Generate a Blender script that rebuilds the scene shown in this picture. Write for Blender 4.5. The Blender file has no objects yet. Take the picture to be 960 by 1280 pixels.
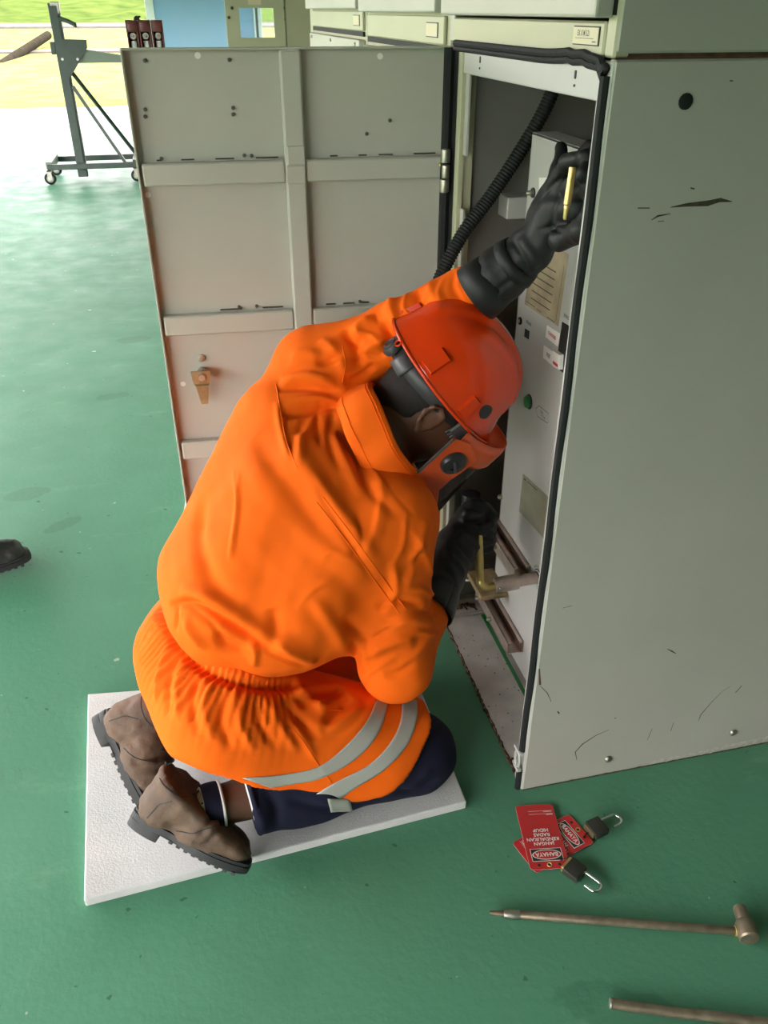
import bpy, bmesh, math, random
import numpy as np
from mathutils import Vector, Matrix, Euler
from mathutils.bvhtree import BVHTree

random.seed(4); RNG = np.random.default_rng(4)
SC = bpy.context.scene
COL = SC.collection
PI = math.pi

# ------------------------------------------------------------------ camera
F_PX = 1030.0
TH = math.atan(628 / F_PX); YAW = math.radians(13.07)
FW = Vector((math.sin(YAW) * math.cos(TH), math.cos(YAW) * math.cos(TH), -math.sin(TH)))
RT = Vector((math.cos(YAW), -math.sin(YAW), 0)); DN = FW.cross(RT)
CAM = Vector((-0.5663, -1.1158, 1.45))
cd = bpy.data.cameras.new('camera'); co = bpy.data.objects.new('camera', cd); COL.objects.link(co)
cd.sensor_fit = 'VERTICAL'; cd.sensor_height = 36; cd.lens = F_PX / 1280 * 36
cd.clip_start = 0.02; cd.clip_end = 400
M = Matrix.Identity(4)
for i in range(3):
    M[i][0] = RT[i]; M[i][1] = -DN[i]; M[i][2] = -FW[i]; M[i][3] = CAM[i]
co.matrix_world = M
SC.camera = co

# ------------------------------------------------------------------ light
SC.view_settings.view_transform = 'Standard'; SC.view_settings.look = 'None'
SC.view_settings.gamma = 1; SC.view_settings.use_curve_mapping = False
SC.view_settings.exposure = 0.20
W = bpy.data.worlds.new('overcast sky'); SC.world = W; W.use_nodes = True
bg = W.node_tree.nodes['Background']
bg.inputs[0].default_value = (1.0, 0.965, 0.955, 1); bg.inputs[1].default_value = 14.0
sl = bpy.data.lights.new('sun', 'SUN'); so = bpy.data.objects.new('sun', sl); COL.objects.link(so)
sl.energy = 2.5; sl.angle = math.radians(6); sl.color = (1, .95, .86)
so.rotation_euler = (math.radians(-14), math.radians(10), 0)

def ray(px, py):
    return FW + RT * ((px - 480) / F_PX) + DN * ((py - 640) / F_PX)
def on_z(px, py, z=0.0):
    d = ray(px, py); return CAM + d * ((z - CAM.z) / d.z)
def on_x(px, py, x=0.0):
    d = ray(px, py); return CAM + d * ((x - CAM.x) / d.x)
def on_y(px, py, y=0.0):
    d = ray(px, py); return CAM + d * ((y - CAM.y) / d.y)

# ------------------------------------------------------------------ materials
def srgb(r, g, b):
    f = lambda c: (c / 255 / 12.92) if c / 255 <= .04045 else ((c / 255 + .055) / 1.055) ** 2.4
    return (f(r), f(g), f(b), 1)
def mat(name, col, rough=.5, metal=0.0, noise=.0, nscale=20, bump=.0, bscale=200, dark=None, coat=0.0, spec=.5):
    m = bpy.data.materials.new(name); m.use_nodes = True
    nt = m.node_tree; b = nt.nodes['Principled BSDF']
    b.inputs['Base Color'].default_value = col; b.inputs['Roughness'].default_value = rough
    b.inputs['Metallic'].default_value = metal; b.inputs['Coat Weight'].default_value = coat
    b.inputs['Specular IOR Level'].default_value = spec
    tc = nt.nodes.new('ShaderNodeTexCoord')
    if noise:
        n = nt.nodes.new('ShaderNodeTexNoise'); n.inputs['Scale'].default_value = nscale; n.inputs['Detail'].default_value = 6
        nt.links.new(tc.outputs['Object'], n.inputs['Vector'])
        r = nt.nodes.new('ShaderNodeValToRGB')
        r.color_ramp.elements[0].position = .3; r.color_ramp.elements[1].position = .7
        d = dark or tuple(c * (1 - noise) for c in col[:3]) + (1,)
        r.color_ramp.elements[0].color = d
        r.color_ramp.elements[1].color = tuple(min(1, c * (1 + noise * .5)) for c in col[:3]) + (1,)
        nt.links.new(n.outputs['Fac'], r.inputs['Fac']); nt.links.new(r.outputs['Color'], b.inputs['Base Color'])
    if bump:
        n2 = nt.nodes.new('ShaderNodeTexNoise'); n2.inputs['Scale'].default_value = bscale; n2.inputs['Detail'].default_value = 3
        nt.links.new(tc.outputs['Object'], n2.inputs['Vector'])
        bp = nt.nodes.new('ShaderNodeBump'); bp.inputs['Strength'].default_value = bump; bp.inputs['Distance'].default_value = .002
        nt.links.new(n2.outputs['Fac'], bp.inputs['Height']); nt.links.new(bp.outputs['Normal'], b.inputs['Normal'])
    return m

MT = {}
MT['paint'] = mat('grey green cabinet paint', (.445, .43, .38, 1), .42, noise=.05, nscale=4, bump=.06, bscale=160)
MT['paint_in'] = mat('pale grey door lining paint', (.46, .455, .40, 1), .45, noise=.05, nscale=5, bump=.05, bscale=120)
MT['cream'] = mat('cream cabinet paint', (.43, .42, .29, 1), .38, noise=.07, nscale=5)
MT['white'] = mat('white grey panel paint', (.47, .465, .44, 1), .45, noise=.05, nscale=6)
MT['tray'] = mat('dirty white tray paint', (.54, .52, .49, 1), .55, noise=.25, nscale=14)
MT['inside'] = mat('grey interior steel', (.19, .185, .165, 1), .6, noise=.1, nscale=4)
MT['rubber'] = mat('black rubber', (.012, .013, .014, 1), .7, bump=.3, bscale=90, spec=.3)
MT['black'] = mat('black plastic', (.02, .02, .022, 1), .4)
MT['zinc'] = mat('zinc plated steel', (.50, .47, .41, 1), .45, 1.0, noise=.25, nscale=40)
MT['zinc_pink'] = mat('passivated steel', (.58, .46, .40, 1), .4, .75, noise=.25, nscale=30)
MT['brass'] = mat('brass', (.60, .46, .17, 1), .34, .75, noise=.2, nscale=50)
MT['steel'] = mat('bright steel', (.8, .8, .78, 1), .15, 1.0)
MT['rod'] = mat('brown tarnished steel rod', (.36, .29, .21, 1), .48, .8, noise=.4, nscale=35)
MT['rust'] = mat('rust', (.10, .055, .028, 1), .85, noise=.5, nscale=60)
MT['scratch'] = mat('bare brown scratch', (.06, .045, .03, 1), .8, noise=.4, nscale=80)
MT['chip'] = mat('pale filler', (.55, .53, .47, 1), .7, noise=.3, nscale=80)
MT['foam'] = mat('white foam sheet', (.64, .63, .625, 1), .75, noise=.10, nscale=9, bump=.5, bscale=260)
MT['red'] = mat('red tag plastic', (.52, .022, .025, 1), .35)
MT['label_white'] = mat('white print', (.82, .80, .76, 1), .5)
MT['label_cream'] = mat('cream label', (.62, .55, .38, 1), .5)
MT['label_tan'] = mat('tan paper label', (.42, .35, .22, 1), .6, noise=.3, nscale=20)
MT['ink'] = mat('black ink', (.015, .015, .015, 1), .5)
MT['red_ink'] = mat('red ink', (.55, .03, .03, 1), .5)
MT['green_btn'] = mat('green button', (.01, .20, .045, 1), .3)
MT['iron'] = mat('dull grey iron', (.10, .095, .085, 1), .5, .3)
MT['dkgreen'] = mat('dark green machine paint', (.052, .072, .060, 1), .45, noise=.15, nscale=10)
MT['ltgreen'] = mat('grey green machine paint', (.20, .24, .19, 1), .5)
MT['maroon'] = mat('maroon epoxy moulding', (.13, .025, .02, 1), .35, noise=.15, nscale=12)
MT['grass'] = mat('grass', (.128, .126, .046, 1), .9, noise=.25, nscale=1.6, dark=(.098, .108, .030, 1), spec=0.0)
MT['hill'] = mat('hill grass', (.042, .056, .014, 1), .9, noise=.5, nscale=.9, dark=(.026, .042, .011, 1), spec=0.0)
MT['concrete'] = mat('pale concrete', (.09, .08, .07, 1), .8, noise=.2, nscale=4, spec=0.0)
MT['pipe'] = mat('weathered grey pipe', (.022, .019, .014, 1), .8, noise=.3, nscale=6, spec=0.0)
MT['blue'] = mat('pale blue banner fabric', (.26, .43, .66, 1), .6, noise=.10, nscale=1.5, dark=(.32, .47, .66, 1))
MT['roof'] = mat('roof sheet', (.10, .11, .09, 1), .6)
MT['wall'] = mat('plaster wall', (.16, .17, .14, 1), .8)
MT['glass'] = mat('window glass', (.75, .85, .95, 1), .03, spec=.5); MT['glass'].node_tree.nodes['Principled BSDF'].inputs['Transmission Weight'].default_value = 1.0
MT['seal'] = MT['rubber']

def floor_material():
    m = bpy.data.materials.new('green floor paint'); m.use_nodes = True
    nt = m.node_tree; N = nt.nodes; L = nt.links; b = N['Principled BSDF']
    tc = N.new('ShaderNodeTexCoord')
    def noise(sc, det=5, rough=.55):
        n = N.new('ShaderNodeTexNoise'); n.inputs['Scale'].default_value = sc; n.inputs['Detail'].default_value = det
        n.inputs['Roughness'].default_value = rough
        L.new(tc.outputs['Object'], n.inputs['Vector']); return n
    def ramp(src, p0, p1, c0, c1):
        r = N.new('ShaderNodeValToRGB'); e = r.color_ramp.elements
        e[0].position = p0; e[1].position = p1; e[0].color = c0; e[1].color = c1
        L.new(src, r.inputs['Fac']); return r.outputs['Color']
    def mix(fac, a, c):
        x = N.new('ShaderNodeMix'); x.data_type = 'RGBA'
        if isinstance(fac, float): x.inputs[0].default_value = fac
        else: L.new(fac, x.inputs[0])
        for s, v in ((6, a), (7, c)):
            if isinstance(v, tuple): x.inputs[s].default_value = v
            else: L.new(v, x.inputs[s])
        return x.outputs[2]
    base = ramp(noise(2.2, 7).outputs['Fac'], .32, .68, (.068, .222, .128, 1), (.100, .290, .176, 1))
    big = ramp(noise(.7, 4).outputs['Fac'], .45, .6, (0, 0, 0, 1), (1, 1, 1, 1))
    c = mix(big, base, (.080, .246, .148, 1))
    # scuffed, whitened paint in long patches
    sc = N.new('ShaderNodeMapping'); sc.inputs['Scale'].default_value = (1.2, 3.5, 1); L.new(tc.outputs['Object'], sc.inputs['Vector'])
    ns = N.new('ShaderNodeTexNoise'); ns.inputs['Scale'].default_value = 2.0; ns.inputs['Detail'].default_value = 9; ns.inputs['Roughness'].default_value = .7
    L.new(sc.outputs['Vector'], ns.inputs['Vector'])
    c = mix(ramp(ns.outputs['Fac'], .58, .85, (0, 0, 0, 1), (.5, .5, .5, 1)), c, (.27, .46, .32, 1))
    # dark and pale flecks
    c = mix(ramp(noise(38, 2, .4).outputs['Fac'], .735, .76, (0, 0, 0, 1), (.8, .8, .8, 1)), c, (.03, .10, .06, 1))
    c = mix(ramp(noise(29, 2, .4).outputs['Fac'], .225, .25, (.7, .7, .7, 1), (0, 0, 0, 1)), c, (.50, .56, .44, 1))
    # damp patches
    wet = None
    nw = noise(9, 4)
    for (x, y, rx, ry, a) in [(-1.22, 1.60, .075, .045, .2), (-.985, 2.42, .05, .035, .1), (-.93, 2.43, .03, .03, 0),
                              (-.90, 3.15, .09, .05, 0), (-1.08, 1.36, .06, .03, .6), (.04, -.50, .17, .05, -.5), (-.25, -.62, .16, .06, .3)]:
        mp = N.new('ShaderNodeMapping'); mp.vector_type = 'TEXTURE'
        mp.inputs['Location'].default_value = (x, y, 0); mp.inputs['Rotation'].default_value = (0, 0, a); mp.inputs['Scale'].default_value = (rx, ry, 1)
        L.new(tc.outputs['Object'], mp.inputs['Vector'])
        ln = N.new('ShaderNodeVectorMath'); ln.operation = 'LENGTH'; L.new(mp.outputs['Vector'], ln.inputs[0])
        ad = N.new('ShaderNodeMath'); ad.operation = 'MULTIPLY_ADD'; L.new(nw.outputs['Fac'], ad.inputs[0]); ad.inputs[1].default_value = 1.4; L.new(ln.outputs['Value'], ad.inputs[2])
        r = ramp(ad.outputs[0], .0, 1.0, (1, 1, 1, 1), (0, 0, 0, 1))
        r = N.new('ShaderNodeMapRange'); L.new(ad.outputs[0], r.inputs[0]); r.inputs[1].default_value = 1.62; r.inputs[2].default_value = 1.72; r.inputs[3].default_value = 1; r.inputs[4].default_value = 0
        if wet is None: wet = r.outputs[0]
        else:
            mx = N.new('ShaderNodeMath'); mx.operation = 'MAXIMUM'; L.new(wet, mx.inputs[0]); L.new(r.outputs[0], mx.inputs[1]); wet = mx.outputs[0]
    wm = N.new('ShaderNodeMath'); wm.operation = 'MULTIPLY'; L.new(wet, wm.inputs[0]); wm.inputs[1].default_value = .55
    c = mix(wm.outputs[0], c, (.05, .17, .10, 1))
    L.new(c, b.inputs['Base Color'])
    rr = N.new('ShaderNodeMapRange'); L.new(noise(6, 6).outputs['Fac'], rr.inputs[0]); rr.inputs[1].default_value = .3; rr.inputs[2].default_value = .7; rr.inputs[3].default_value = .42; rr.inputs[4].default_value = .6
    L.new(rr.outputs[0], b.inputs['Roughness'])
    b.inputs['Specular IOR Level'].default_value = .36
    bp = N.new('ShaderNodeBump'); bp.inputs['Strength'].default_value = .25; bp.inputs['Distance'].default_value = .004
    L.new(noise(55, 4).outputs['Fac'], bp.inputs['Height']); L.new(bp.outputs['Normal'], b.inputs['Normal'])
    return m
MT['floor'] = floor_material()

# ------------------------------------------------------------------ mesh helpers
class MB:
    """collects shapes in world coordinates and builds ONE mesh object"""
    def __init__(s): s.bm = bmesh.new()
    def _xf(s, vs, T): bmesh.ops.transform(s.bm, matrix=T, verts=vs)
    def box(s, c, size, rot=None, bevel=0.0, seg=1):
        r = bmesh.ops.create_cube(s.bm, size=1); vs = r['verts']
        T = Matrix.Translation(Vector(c)) @ ((rot.to_matrix().to_4x4() if isinstance(rot, Euler) else rot.to_4x4()) if rot is not None else Matrix.Identity(4)) @ Matrix.Diagonal((*size, 1))
        s._xf(vs, T)
        if bevel:
            es = {e for v in vs for e in v.link_edges}
            bmesh.ops.bevel(s.bm, geom=list(es), offset=bevel, segments=seg, profile=.5, affect='EDGES')
        return s
    def box2(s, a, b, bevel=0.0, seg=1):
        a = Vector(a); b = Vector(b)
        return s.box((a + b) / 2, [max(1e-5, abs(b[i] - a[i])) for i in range(3)], None, bevel, seg)
    def bar(s, a, b, w, h, up=(0, 0, 1), bevel=0.0):
        a = Vector(a); b = Vector(b); d = b - a; x = d.normalized(); u = Vector(up)
        y = u.cross(x)
        if y.length < 1e-4: y = Vector((0, 1, 0)).cross(x)
        y.normalize(); z = x.cross(y)
        R = Matrix((x, y, z)).transposed()
        return s.box((a + b) / 2, (d.length, w, h), R, bevel)
    def cyl(s, a, b, r, r2=None, n=16, bevel=0.0):
        a = Vector(a); b = Vector(b); d = b - a
        q = d.to_track_quat('Z', 'Y').to_matrix().to_4x4()
        T = Matrix.Translation((a + b) / 2) @ q
        res = bmesh.ops.create_cone(s.bm, cap_ends=True, segments=n, radius1=r, radius2=r if r2 is None else r2, depth=d.length)
        s._xf(res['verts'], T)
        if bevel:
            es = {e for v in res['verts'] for e in v.link_edges if len(e.link_faces) == 2 and any(len(f.verts) > 4 for f in e.link_faces)}
            bmesh.ops.bevel(s.bm, geom=list(es), offset=bevel, segments=2, profile=.5, affect='EDGES')
        return s
    def sphere(s, c, r, sc=(1, 1, 1), n=12):
        res = bmesh.ops.create_uvsphere(s.bm, u_segments=n * 2, v_segments=n, radius=r)
        s._xf(res['verts'], Matrix.Translation(Vector(c)) @ Matrix.Diagonal((*sc, 1))); return s
    def tube(s, pts, r, n=10, caps=True, closed=False):
        pts = [Vector(p) for p in pts]; K = len(pts)
        rad = r if callable(r) else (lambda i: r[i] if isinstance(r, (list, tuple)) else r)
        rings = []; prev = None
        for i, p in enumerate(pts):
            if closed: t = pts[(i + 1) % K] - pts[i - 1]
            else: t = pts[min(i + 1, K - 1)] - pts[max(i - 1, 0)]
            t.normalize()
            if prev is None:
                nrm = t.orthogonal().normalized()
            else:
                nrm = (prev - t * prev.dot(t)).normalized()
            prev = nrm; bn = t.cross(nrm)
            rings.append([s.bm.verts.new(p + (nrm * math.cos(2 * PI * j / n) + bn * math.sin(2 * PI * j / n)) * rad(i)) for j in range(n)])
        for i in range(K if closed else K - 1):
            a = rings[i]; b = rings[(i + 1) % K]
            for j in range(n): s.bm.faces.new((a[j], a[(j + 1) % n], b[(j + 1) % n], b[j]))
        if caps and not closed:
            s.bm.faces.new(rings[0][::-1]); s.bm.faces.new(rings[-1])
        return s
    def prism(s, poly, ext, bevel=0.0):
        """poly: planar 3d points; ext: extrusion vector"""
        a = [s.bm.verts.new(Vector(p)) for p in poly]; e = Vector(ext)
        b = [s.bm.verts.new(Vector(p) + e) for p in poly]; n = len(poly)
        fs = [s.bm.faces.new(a[::-1]), s.bm.faces.new(b)]
        for i in range(n): fs.append(s.bm.faces.new((a[i], a[(i + 1) % n], b[(i + 1) % n], b[i])))
        if bevel:
            es = {e2 for f in fs for e2 in f.edges}
            bmesh.ops.bevel(s.bm, geom=list(es), offset=bevel, segments=2, profile=.5, affect='EDGES')
        return s
    def lathe(s, prof, base, axis, n=20):
        """prof: (r, t) along axis from base"""
        ax = Vector(axis).normalized(); u = ax.orthogonal().normalized(); v = ax.cross(u); base = Vector(base)
        rings = [[s.bm.verts.new(base + ax * t + (u * math.cos(2 * PI * j / n) + v * math.sin(2 * PI * j / n)) * max(r, 1e-5)) for j in range(n)] for r, t in prof]
        for a, b in zip(rings, rings[1:]):
            for j in range(n): s.bm.faces.new((a[j], a[(j + 1) % n], b[(j + 1) % n], b[j]))
        s.bm.faces.new(rings[0][::-1]); s.bm.faces.new(rings[-1]); return s
    def grid(s, rows):
        vs = [[s.bm.verts.new(Vector(p)) for p in r] for r in rows]
        for a, b in zip(vs, vs[1:]):
            for j in range(len(a) - 1): s.bm.faces.new((a[j], a[j + 1], b[j + 1], b[j]))
        return s
    def strip(s, pts, w, nrm, t=.0004):
        """thin raised strip along a polyline lying on a plane with normal nrm"""
        pts = [Vector(p) for p in pts]; nrm = Vector(nrm).normalized(); L = []; R = []
        ww = w if isinstance(w, (list, tuple)) else [w] * len(pts)
        for i, p in enumerate(pts):
            d = (pts[min(i + 1, len(pts) - 1)] - pts[max(i - 1, 0)]).normalized(); q = nrm.cross(d) * ww[i] / 2
            L.append(p + q + nrm * t); R.append(p - q + nrm * t)
        return s.grid([L, R])
    def build(s, name, m, parent=None, smooth=False, kind=None, label=None, angle=40):
        bmesh.ops.recalc_face_normals(s.bm, faces=s.bm.faces)
        me = bpy.data.meshes.new(name)
        if parent is not None:
            bmesh.ops.transform(s.bm, matrix=wm(parent).inverted(), verts=s.bm.verts)
        s.bm.to_mesh(me); s.bm.free()
        o = link(name, me, m, parent)
        if smooth:
            me.polygons.foreach_set('use_smooth', [True] * len(me.polygons))
            if angle < 180: me.set_sharp_from_angle(angle=math.radians(angle))
        if kind: o['kind'] = kind
        if label: o['label'] = label
        return o

def wm(o):
    m = o.matrix_basis.copy()
    while o.parent is not None:
        o = o.parent; m = o.matrix_basis @ m
    return m
def link(name, me, m, parent=None):
    o = bpy.data.objects.new(name, me); COL.objects.link(o)
    for x in (m if isinstance(m, (list, tuple)) else [m]): me.materials.append(x)
    if parent is not None: o.parent = parent
    return o
def thing(name, label, cat, loc=(0, 0, 0), rz=0.0, group=None):
    o = bpy.data.objects.new(name, None); COL.objects.link(o)
    o.location = loc; o.rotation_euler = (0, 0, rz); o.empty_display_size = .05
    o['label'] = label; o['category'] = cat
    if group: o['group'] = group
    return o
def tag(o, label, cat, group=None):
    o['label'] = label; o['category'] = cat
    if group: o['group'] = group
    return o
def text(s, size, origin, xdir, ydir, m, parent, name='lettering', align='CENTER', t=.0004, sx=1.0, label=None):
    """flat lettering: xdir = reading direction, ydir = up of the letters"""
    cu = bpy.data.curves.new('txt', 'FONT'); cu.body = s; cu.size = size; cu.align_x = align; cu.align_y = 'CENTER'
    cu.extrude = 0; cu.offset = size * .018; cu.resolution_u = 2
    to = bpy.data.objects.new('txt', cu); COL.objects.link(to)
    dg = bpy.context.evaluated_depsgraph_get(); dg.update()
    me = bpy.data.meshes.new_from_object(to.evaluated_get(dg)); bpy.data.objects.remove(to)
    x = Vector(xdir).normalized(); y = Vector(ydir).normalized(); n = x.cross(y)
    T = Matrix((x * sx, y, n)).transposed().to_4x4(); T.translation = Vector(origin) + n * t
    if parent is not None: T = wm(parent).inverted() @ T
    me.transform(T); me.materials.clear()
    o = link(name, me, m, parent)
    if label: o['label'] = label
    return o
def struct(mb, name, m):
    o = mb.build(name, m); o['kind'] = 'structure'; return o
def dup(root, dloc, label=None, group=None):
    def cp(o, par):
        c = o.copy(); COL.objects.link(c)
        if par is not None: c.parent = par
        for ch in o.children: cp(ch, c)
        return c
    r = cp(root, None); r.location = Vector(root.location) + Vector(dloc)
    if label: r['label'] = label
    if group: r['group'] = group
    return r

# ------------------------------------------------------------------ setting
b = MB(); b.box2((-5.3, -4.7, -.15), (5, 15.6, 0)); struct(b, 'floor', MT['floor'])
b = MB(); b.box2((-5.0, -4.4, 2.5), (5.2, 15.9, 2.65)); struct(b, 'ceiling', MT['roof'])  # out of view; lowered and trimmed so the upper panels get less skylight
b = MB(); b.box2((1.9, -4.4, 0), (2.1, 11, 2.5)); struct(b, 'unseen_wall_right', MT['wall'])  # unseen wall, added to darken the right part of the side panel
b = MB(); b.box2((-2.8, -4.3, 0), (1.9, -4.1, 2.5)); struct(b, 'unseen_wall_back', MT['wall'])  # unseen wall, added to cut daylight from behind the camera
# grass field, rising to a bank far behind
def ground_z(y):
    return float(np.interp(y, [15.6, 22, 30, 42, 60, 80], [-.10, .0, .28, .75, 2.6, 6.0]))
b = MB(); rows = []
for y in (15.61, 18, 22, 26, 30, 36, 42):
    rows.append([(x, y, ground_z(y) + (.06 * math.sin(x * .7 + y) if y > 46 else 0)) for x in np.linspace(-60, 60, 41)])
b.grid(rows); o = b.build('grass_field', MT['grass'], smooth=True); o['kind'] = 'structure'
# unseen hills added beside and behind the hall to block the low sky light
b = MB()
zr = lambda d: float(np.interp(d, [0, 12, 30, 60, 90], [-.16, -.16, 1.0, 11.0, 17.0]))
for sx, x0 in ((-1, 5.3), (1, 5.0)):
    b.grid([[(sx * (x0 + d), y_, zr(d) + (1.2 * math.sin(y_ * .21 + d * .1) if d > 40 else 0)) for d in (0, 12, 20, 30, 45, 60, 90)] for y_ in np.linspace(15.6, -70, 30)])
b.grid([[(x_, -4.7 - d, zr(d) + (1.2 * math.sin(x_ * .3) if d > 40 else 0)) for d in (0, 12, 20, 30, 45, 60)] for x_ in np.linspace(-5.3, 5, 12)])
o = b.build('added_shade_hills', MT['hill'], smooth=True); o['kind'] = 'structure'
b = MB(); b.grid([[(x, y, ground_z(y) + (.10 * math.sin(x * 1.7 + y) if y > 44 else 0)) for x in np.linspace(-60, 60, 81)] for y in (42, 45, 48, 52, 60, 80)])
o = b.build('grass_bank', MT['hill'], smooth=True); o['kind'] = 'structure'
b = MB()
b.prism([(-20, 30, .27), (-20, 30.9, .31), (20, 30.9, .31), (20, 30, .27)], (0, 0, .06)); struct(b, 'trim_1', MT['concrete'])
b = MB()
b.prism([(-25, 42, .74), (-25, 43.2, .86), (25, 43.2, .86), (25, 42, .74)], (0, 0, .09)); struct(b, 'trim_2', MT['concrete'])
b = MB(); b.box2((-5.3, 15.6, -.16), (5, 15.66, .004)); struct(b, 'trim_3', MT['concrete'])
tag(MB().tube([on_y(-40, 96, 26), on_y(0, 83, 27), on_y(60, 44, 33)], .13, 10).build('pipe', MT['pipe'], smooth=True), 'weathered grey pipe lying slantwise on the sunny grass', 'pipe')
# ================================================================== switchgear cabinet with the open door
Y1 = .73                                     # far edge of the bay
ZT = 1.387                                   # top of the lower compartment
cab = thing('switchgear_cabinet', 'grey green switchgear cabinet standing open beside the kneeling worker', 'cabinet', (0, 0, 0))
# outer side wall facing the camera: lower and upper sheet with a gap between
b = MB(); b.box2((.0, .0, .0), (1.25, .018, 1.3945), .003); side = b.build('side_panel', MT['paint'], cab)
b = MB(); b.box2((.0, .0, 1.4015), (1.25, .018, 2.25), .003); b.build('side_panel', MT['paint'], cab)
b = MB(); b.box2((.012, .006, 1.385), (1.25, .016, 1.41)); b.box2((.0, .001, 1.3945), (1.25, .006, 1.3970)); b.build('seam_strip', MT['rust'], cab, label='rusty brown seam strip')
# screws of the side panel
def bolt(p, d, r, h, m, parent, name='bolt'):
    p = Vector(p); d = Vector(d)
    q = MB(); q.lathe([(r, 0), (r, h * .45), (r * .75, h * .85), (r * .3, h)], p, d, 14)
    q.cyl(p + d * h * .8, p + d * h * 1.02, r * .42, n=6)
    return q.build(name, m, parent, smooth=True)
bolt((.196, 0, .050), (0, -1, 0), .0085, .007, MT['zinc'], side, 'screw')
bolt((.500, 0, .059), (0, -1, 0), .0085, .007, MT['zinc'], side, 'screw')
o = bolt((.111, 0, 1.344), (0, -1, 0), .0105, .004, MT['rubber'], side, 'plug')
# scratches: bare strips on the paint, drawn as thin slivers
b = MB(); n_ = (0, -1, 0)
def sliver(pts, w):
    q = MB(); q.strip([on_y(*p, 0) for p in pts], w, n_); q.build('paint_scratch', SCR[0], side)
SCR = [MT['scratch']]
sliver([(838, 259), (858, 256), (885, 254), (900, 250), (915, 252)], [.001, .005, .008, .006, .001])
sliver([(797, 260), (812, 260)], .0015); sliver([(814, 275), (822, 270), (838, 267)], [.001, .003, .001]); sliver([(822, 277), (830, 276)], .001)
sliver([(863, 235), (868, 236)], .002); sliver([(912, 101), (916, 101)], .0015)
SCR[0] = MT['rust']
b = MB()
sliver([(721, 950), (719, 940), (728, 930), (745, 919), (761, 912)], [.001, .0025, .003, .002, .001])
sliver([(873, 901), (876, 893), (890, 877), (903, 864), (914, 857)], [.001, .0022, .0015, .001, .0006])
sliver([(919, 866), (927, 857)], .002); sliver([(834, 811), (840, 814), (845, 817)], [.001, .0035, .001])
sliver([(675, 857), (684, 866), (689, 877)], [.001, .0018, .001]); sliver([(674, 836), (675, 856)], [.003, .005])
sliver([(697, 889), (699, 892)], .003); sliver([(838, 914), (842, 903)], .0012); sliver([(809, 925), (815, 911)], .0012)
sliver([(768, 898), (770, 897)], .0025); sliver([(703, 760), (715, 757)], .001)
b = MB()
for i in range(16):
    x0 = .30 + i * .022; b.strip([(x0, 0, .004 + .004 * math.sin(i * 1.7)), (x0 + .012, 0, .010 + .0008 * i), (x0 + .030, 0, .012 + .0006 * i)], [.004, .010 + .0015 * (i > 4) * math.sin(i), .002], n_, .0006)
b.build('filler_patch', MT['chip'], side, label='pale chipped filler along the bottom edge')
b = MB()
for i in range(60):
    x0 = .002 + i * .0205; h_ = .002 + .003 * abs(math.sin(i * 2.3) * math.cos(i * .7))
    b.strip([(x0, 0, .001), (x0 + .011, 0, h_ * .4), (x0 + .0215, 0, .001)], [h_, h_ * 1.6, h_], n_, .0008)
b.build('rust_edge', MT['rust'], side, label='rusty bottom edge')

# front frame: stile by the side panel, head rail, far stile, label strip
b = MB(); b.box2((-.002, .002, .0), (.012, .038, 1.392), .002); b.box2((.012, .018, 0), (.10, .038, 1.392)); b.build('door_stile', MT['white'], cab)
b = MB(); b.box2((.0, .034, 1.343), (.016, .652, 1.392), .002); b.build('head_rail', MT['white'], cab)
b = MB(); b.box2((-.004, .632, .0), (.010, .655, 1.392), .002); b.box2((.010, .640, 0), (.03, .655, 1.392)); b.build('hinge_stile', MT['cream'], cab)
b = MB(); b.box2((.006, .612, 1.195), (.010, .634, 1.343)); b.box2((.006, .612, .05), (.010, .634, 1.09)); b.build('flange', MT['white'], cab)
b = MB(); b.box2((.002, .655, .0), (.03, Y1, 1.392)); b.build('hinge_channel', MT['black'], cab, label='black channel behind the hinge')
for y in (.535, .115):
    b = MB(); b.box((-.0006, y, 1.371), (.002, .006, .011), None, .001); b.box((-.0006, y, 1.357), (.002, .003, .003)); b.build('slot', MT['ink'], cab)
# gaskets
pts = [(-.005, .010, z) for z in np.linspace(.115, 1.375, 22)]
b = MB(); b.tube([(p[0], p[1] + .0015 * math.sin(k * 1.3), p[2]) for k, p in enumerate(pts)], .0078, 8)
b.tube([(-.005, .010, z) for z in (.0, .02, .058)], .0078, 8); b.build('gasket', MT['rubber'], cab, smooth=True)
b = MB(); K = 40
for off, r in ((0, .0058), (.0095, .0048)):
    b.tube([(-.007, .012 + .66 * t, 1.394 - off + .004 * math.exp(-((t - .16) / .10) ** 2) + (.0018 * math.sin(k * 1.9) if t < .2 else 0) - .016 * max(0, 1 - t / .05) ** 2)
            for k, t in enumerate(np.linspace(0, 1, K))], r, 8)
for y_, r in ((.03, .008), (.05, .006), (.018, .009)): b.sphere((-.006, y_, 1.384 + .1 * (y_ - .018)), r, (.8, 1.5, .8), 6)
b.build('gasket', MT['rubber'], cab, smooth=True)
b = MB()
for x, y in ((.690 - .014, .0), ): pass
b.tube([(-.006, .710, z) for z in (.05, .5, 1.0, 1.385)], .012, 8); b.build('gasket', MT['rubber'], cab, smooth=True)
# little striker plate near the bottom of the stile
b = MB(); ring = []
for k in range(20):
    a = 2 * PI * k / 20; ring.append((-.012, .014 + .011 * math.cos(a), .088 + .020 * math.sin(a)))
b.tube(ring, .0035, 6, closed=True); b.box2((-.016, .0, .060), (-.006, .03, .068), .001); b.box2((-.016, .0, .108), (-.006, .03, .116), .001)
b.build('striker_plate', MT['white'], cab, smooth=True)

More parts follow.
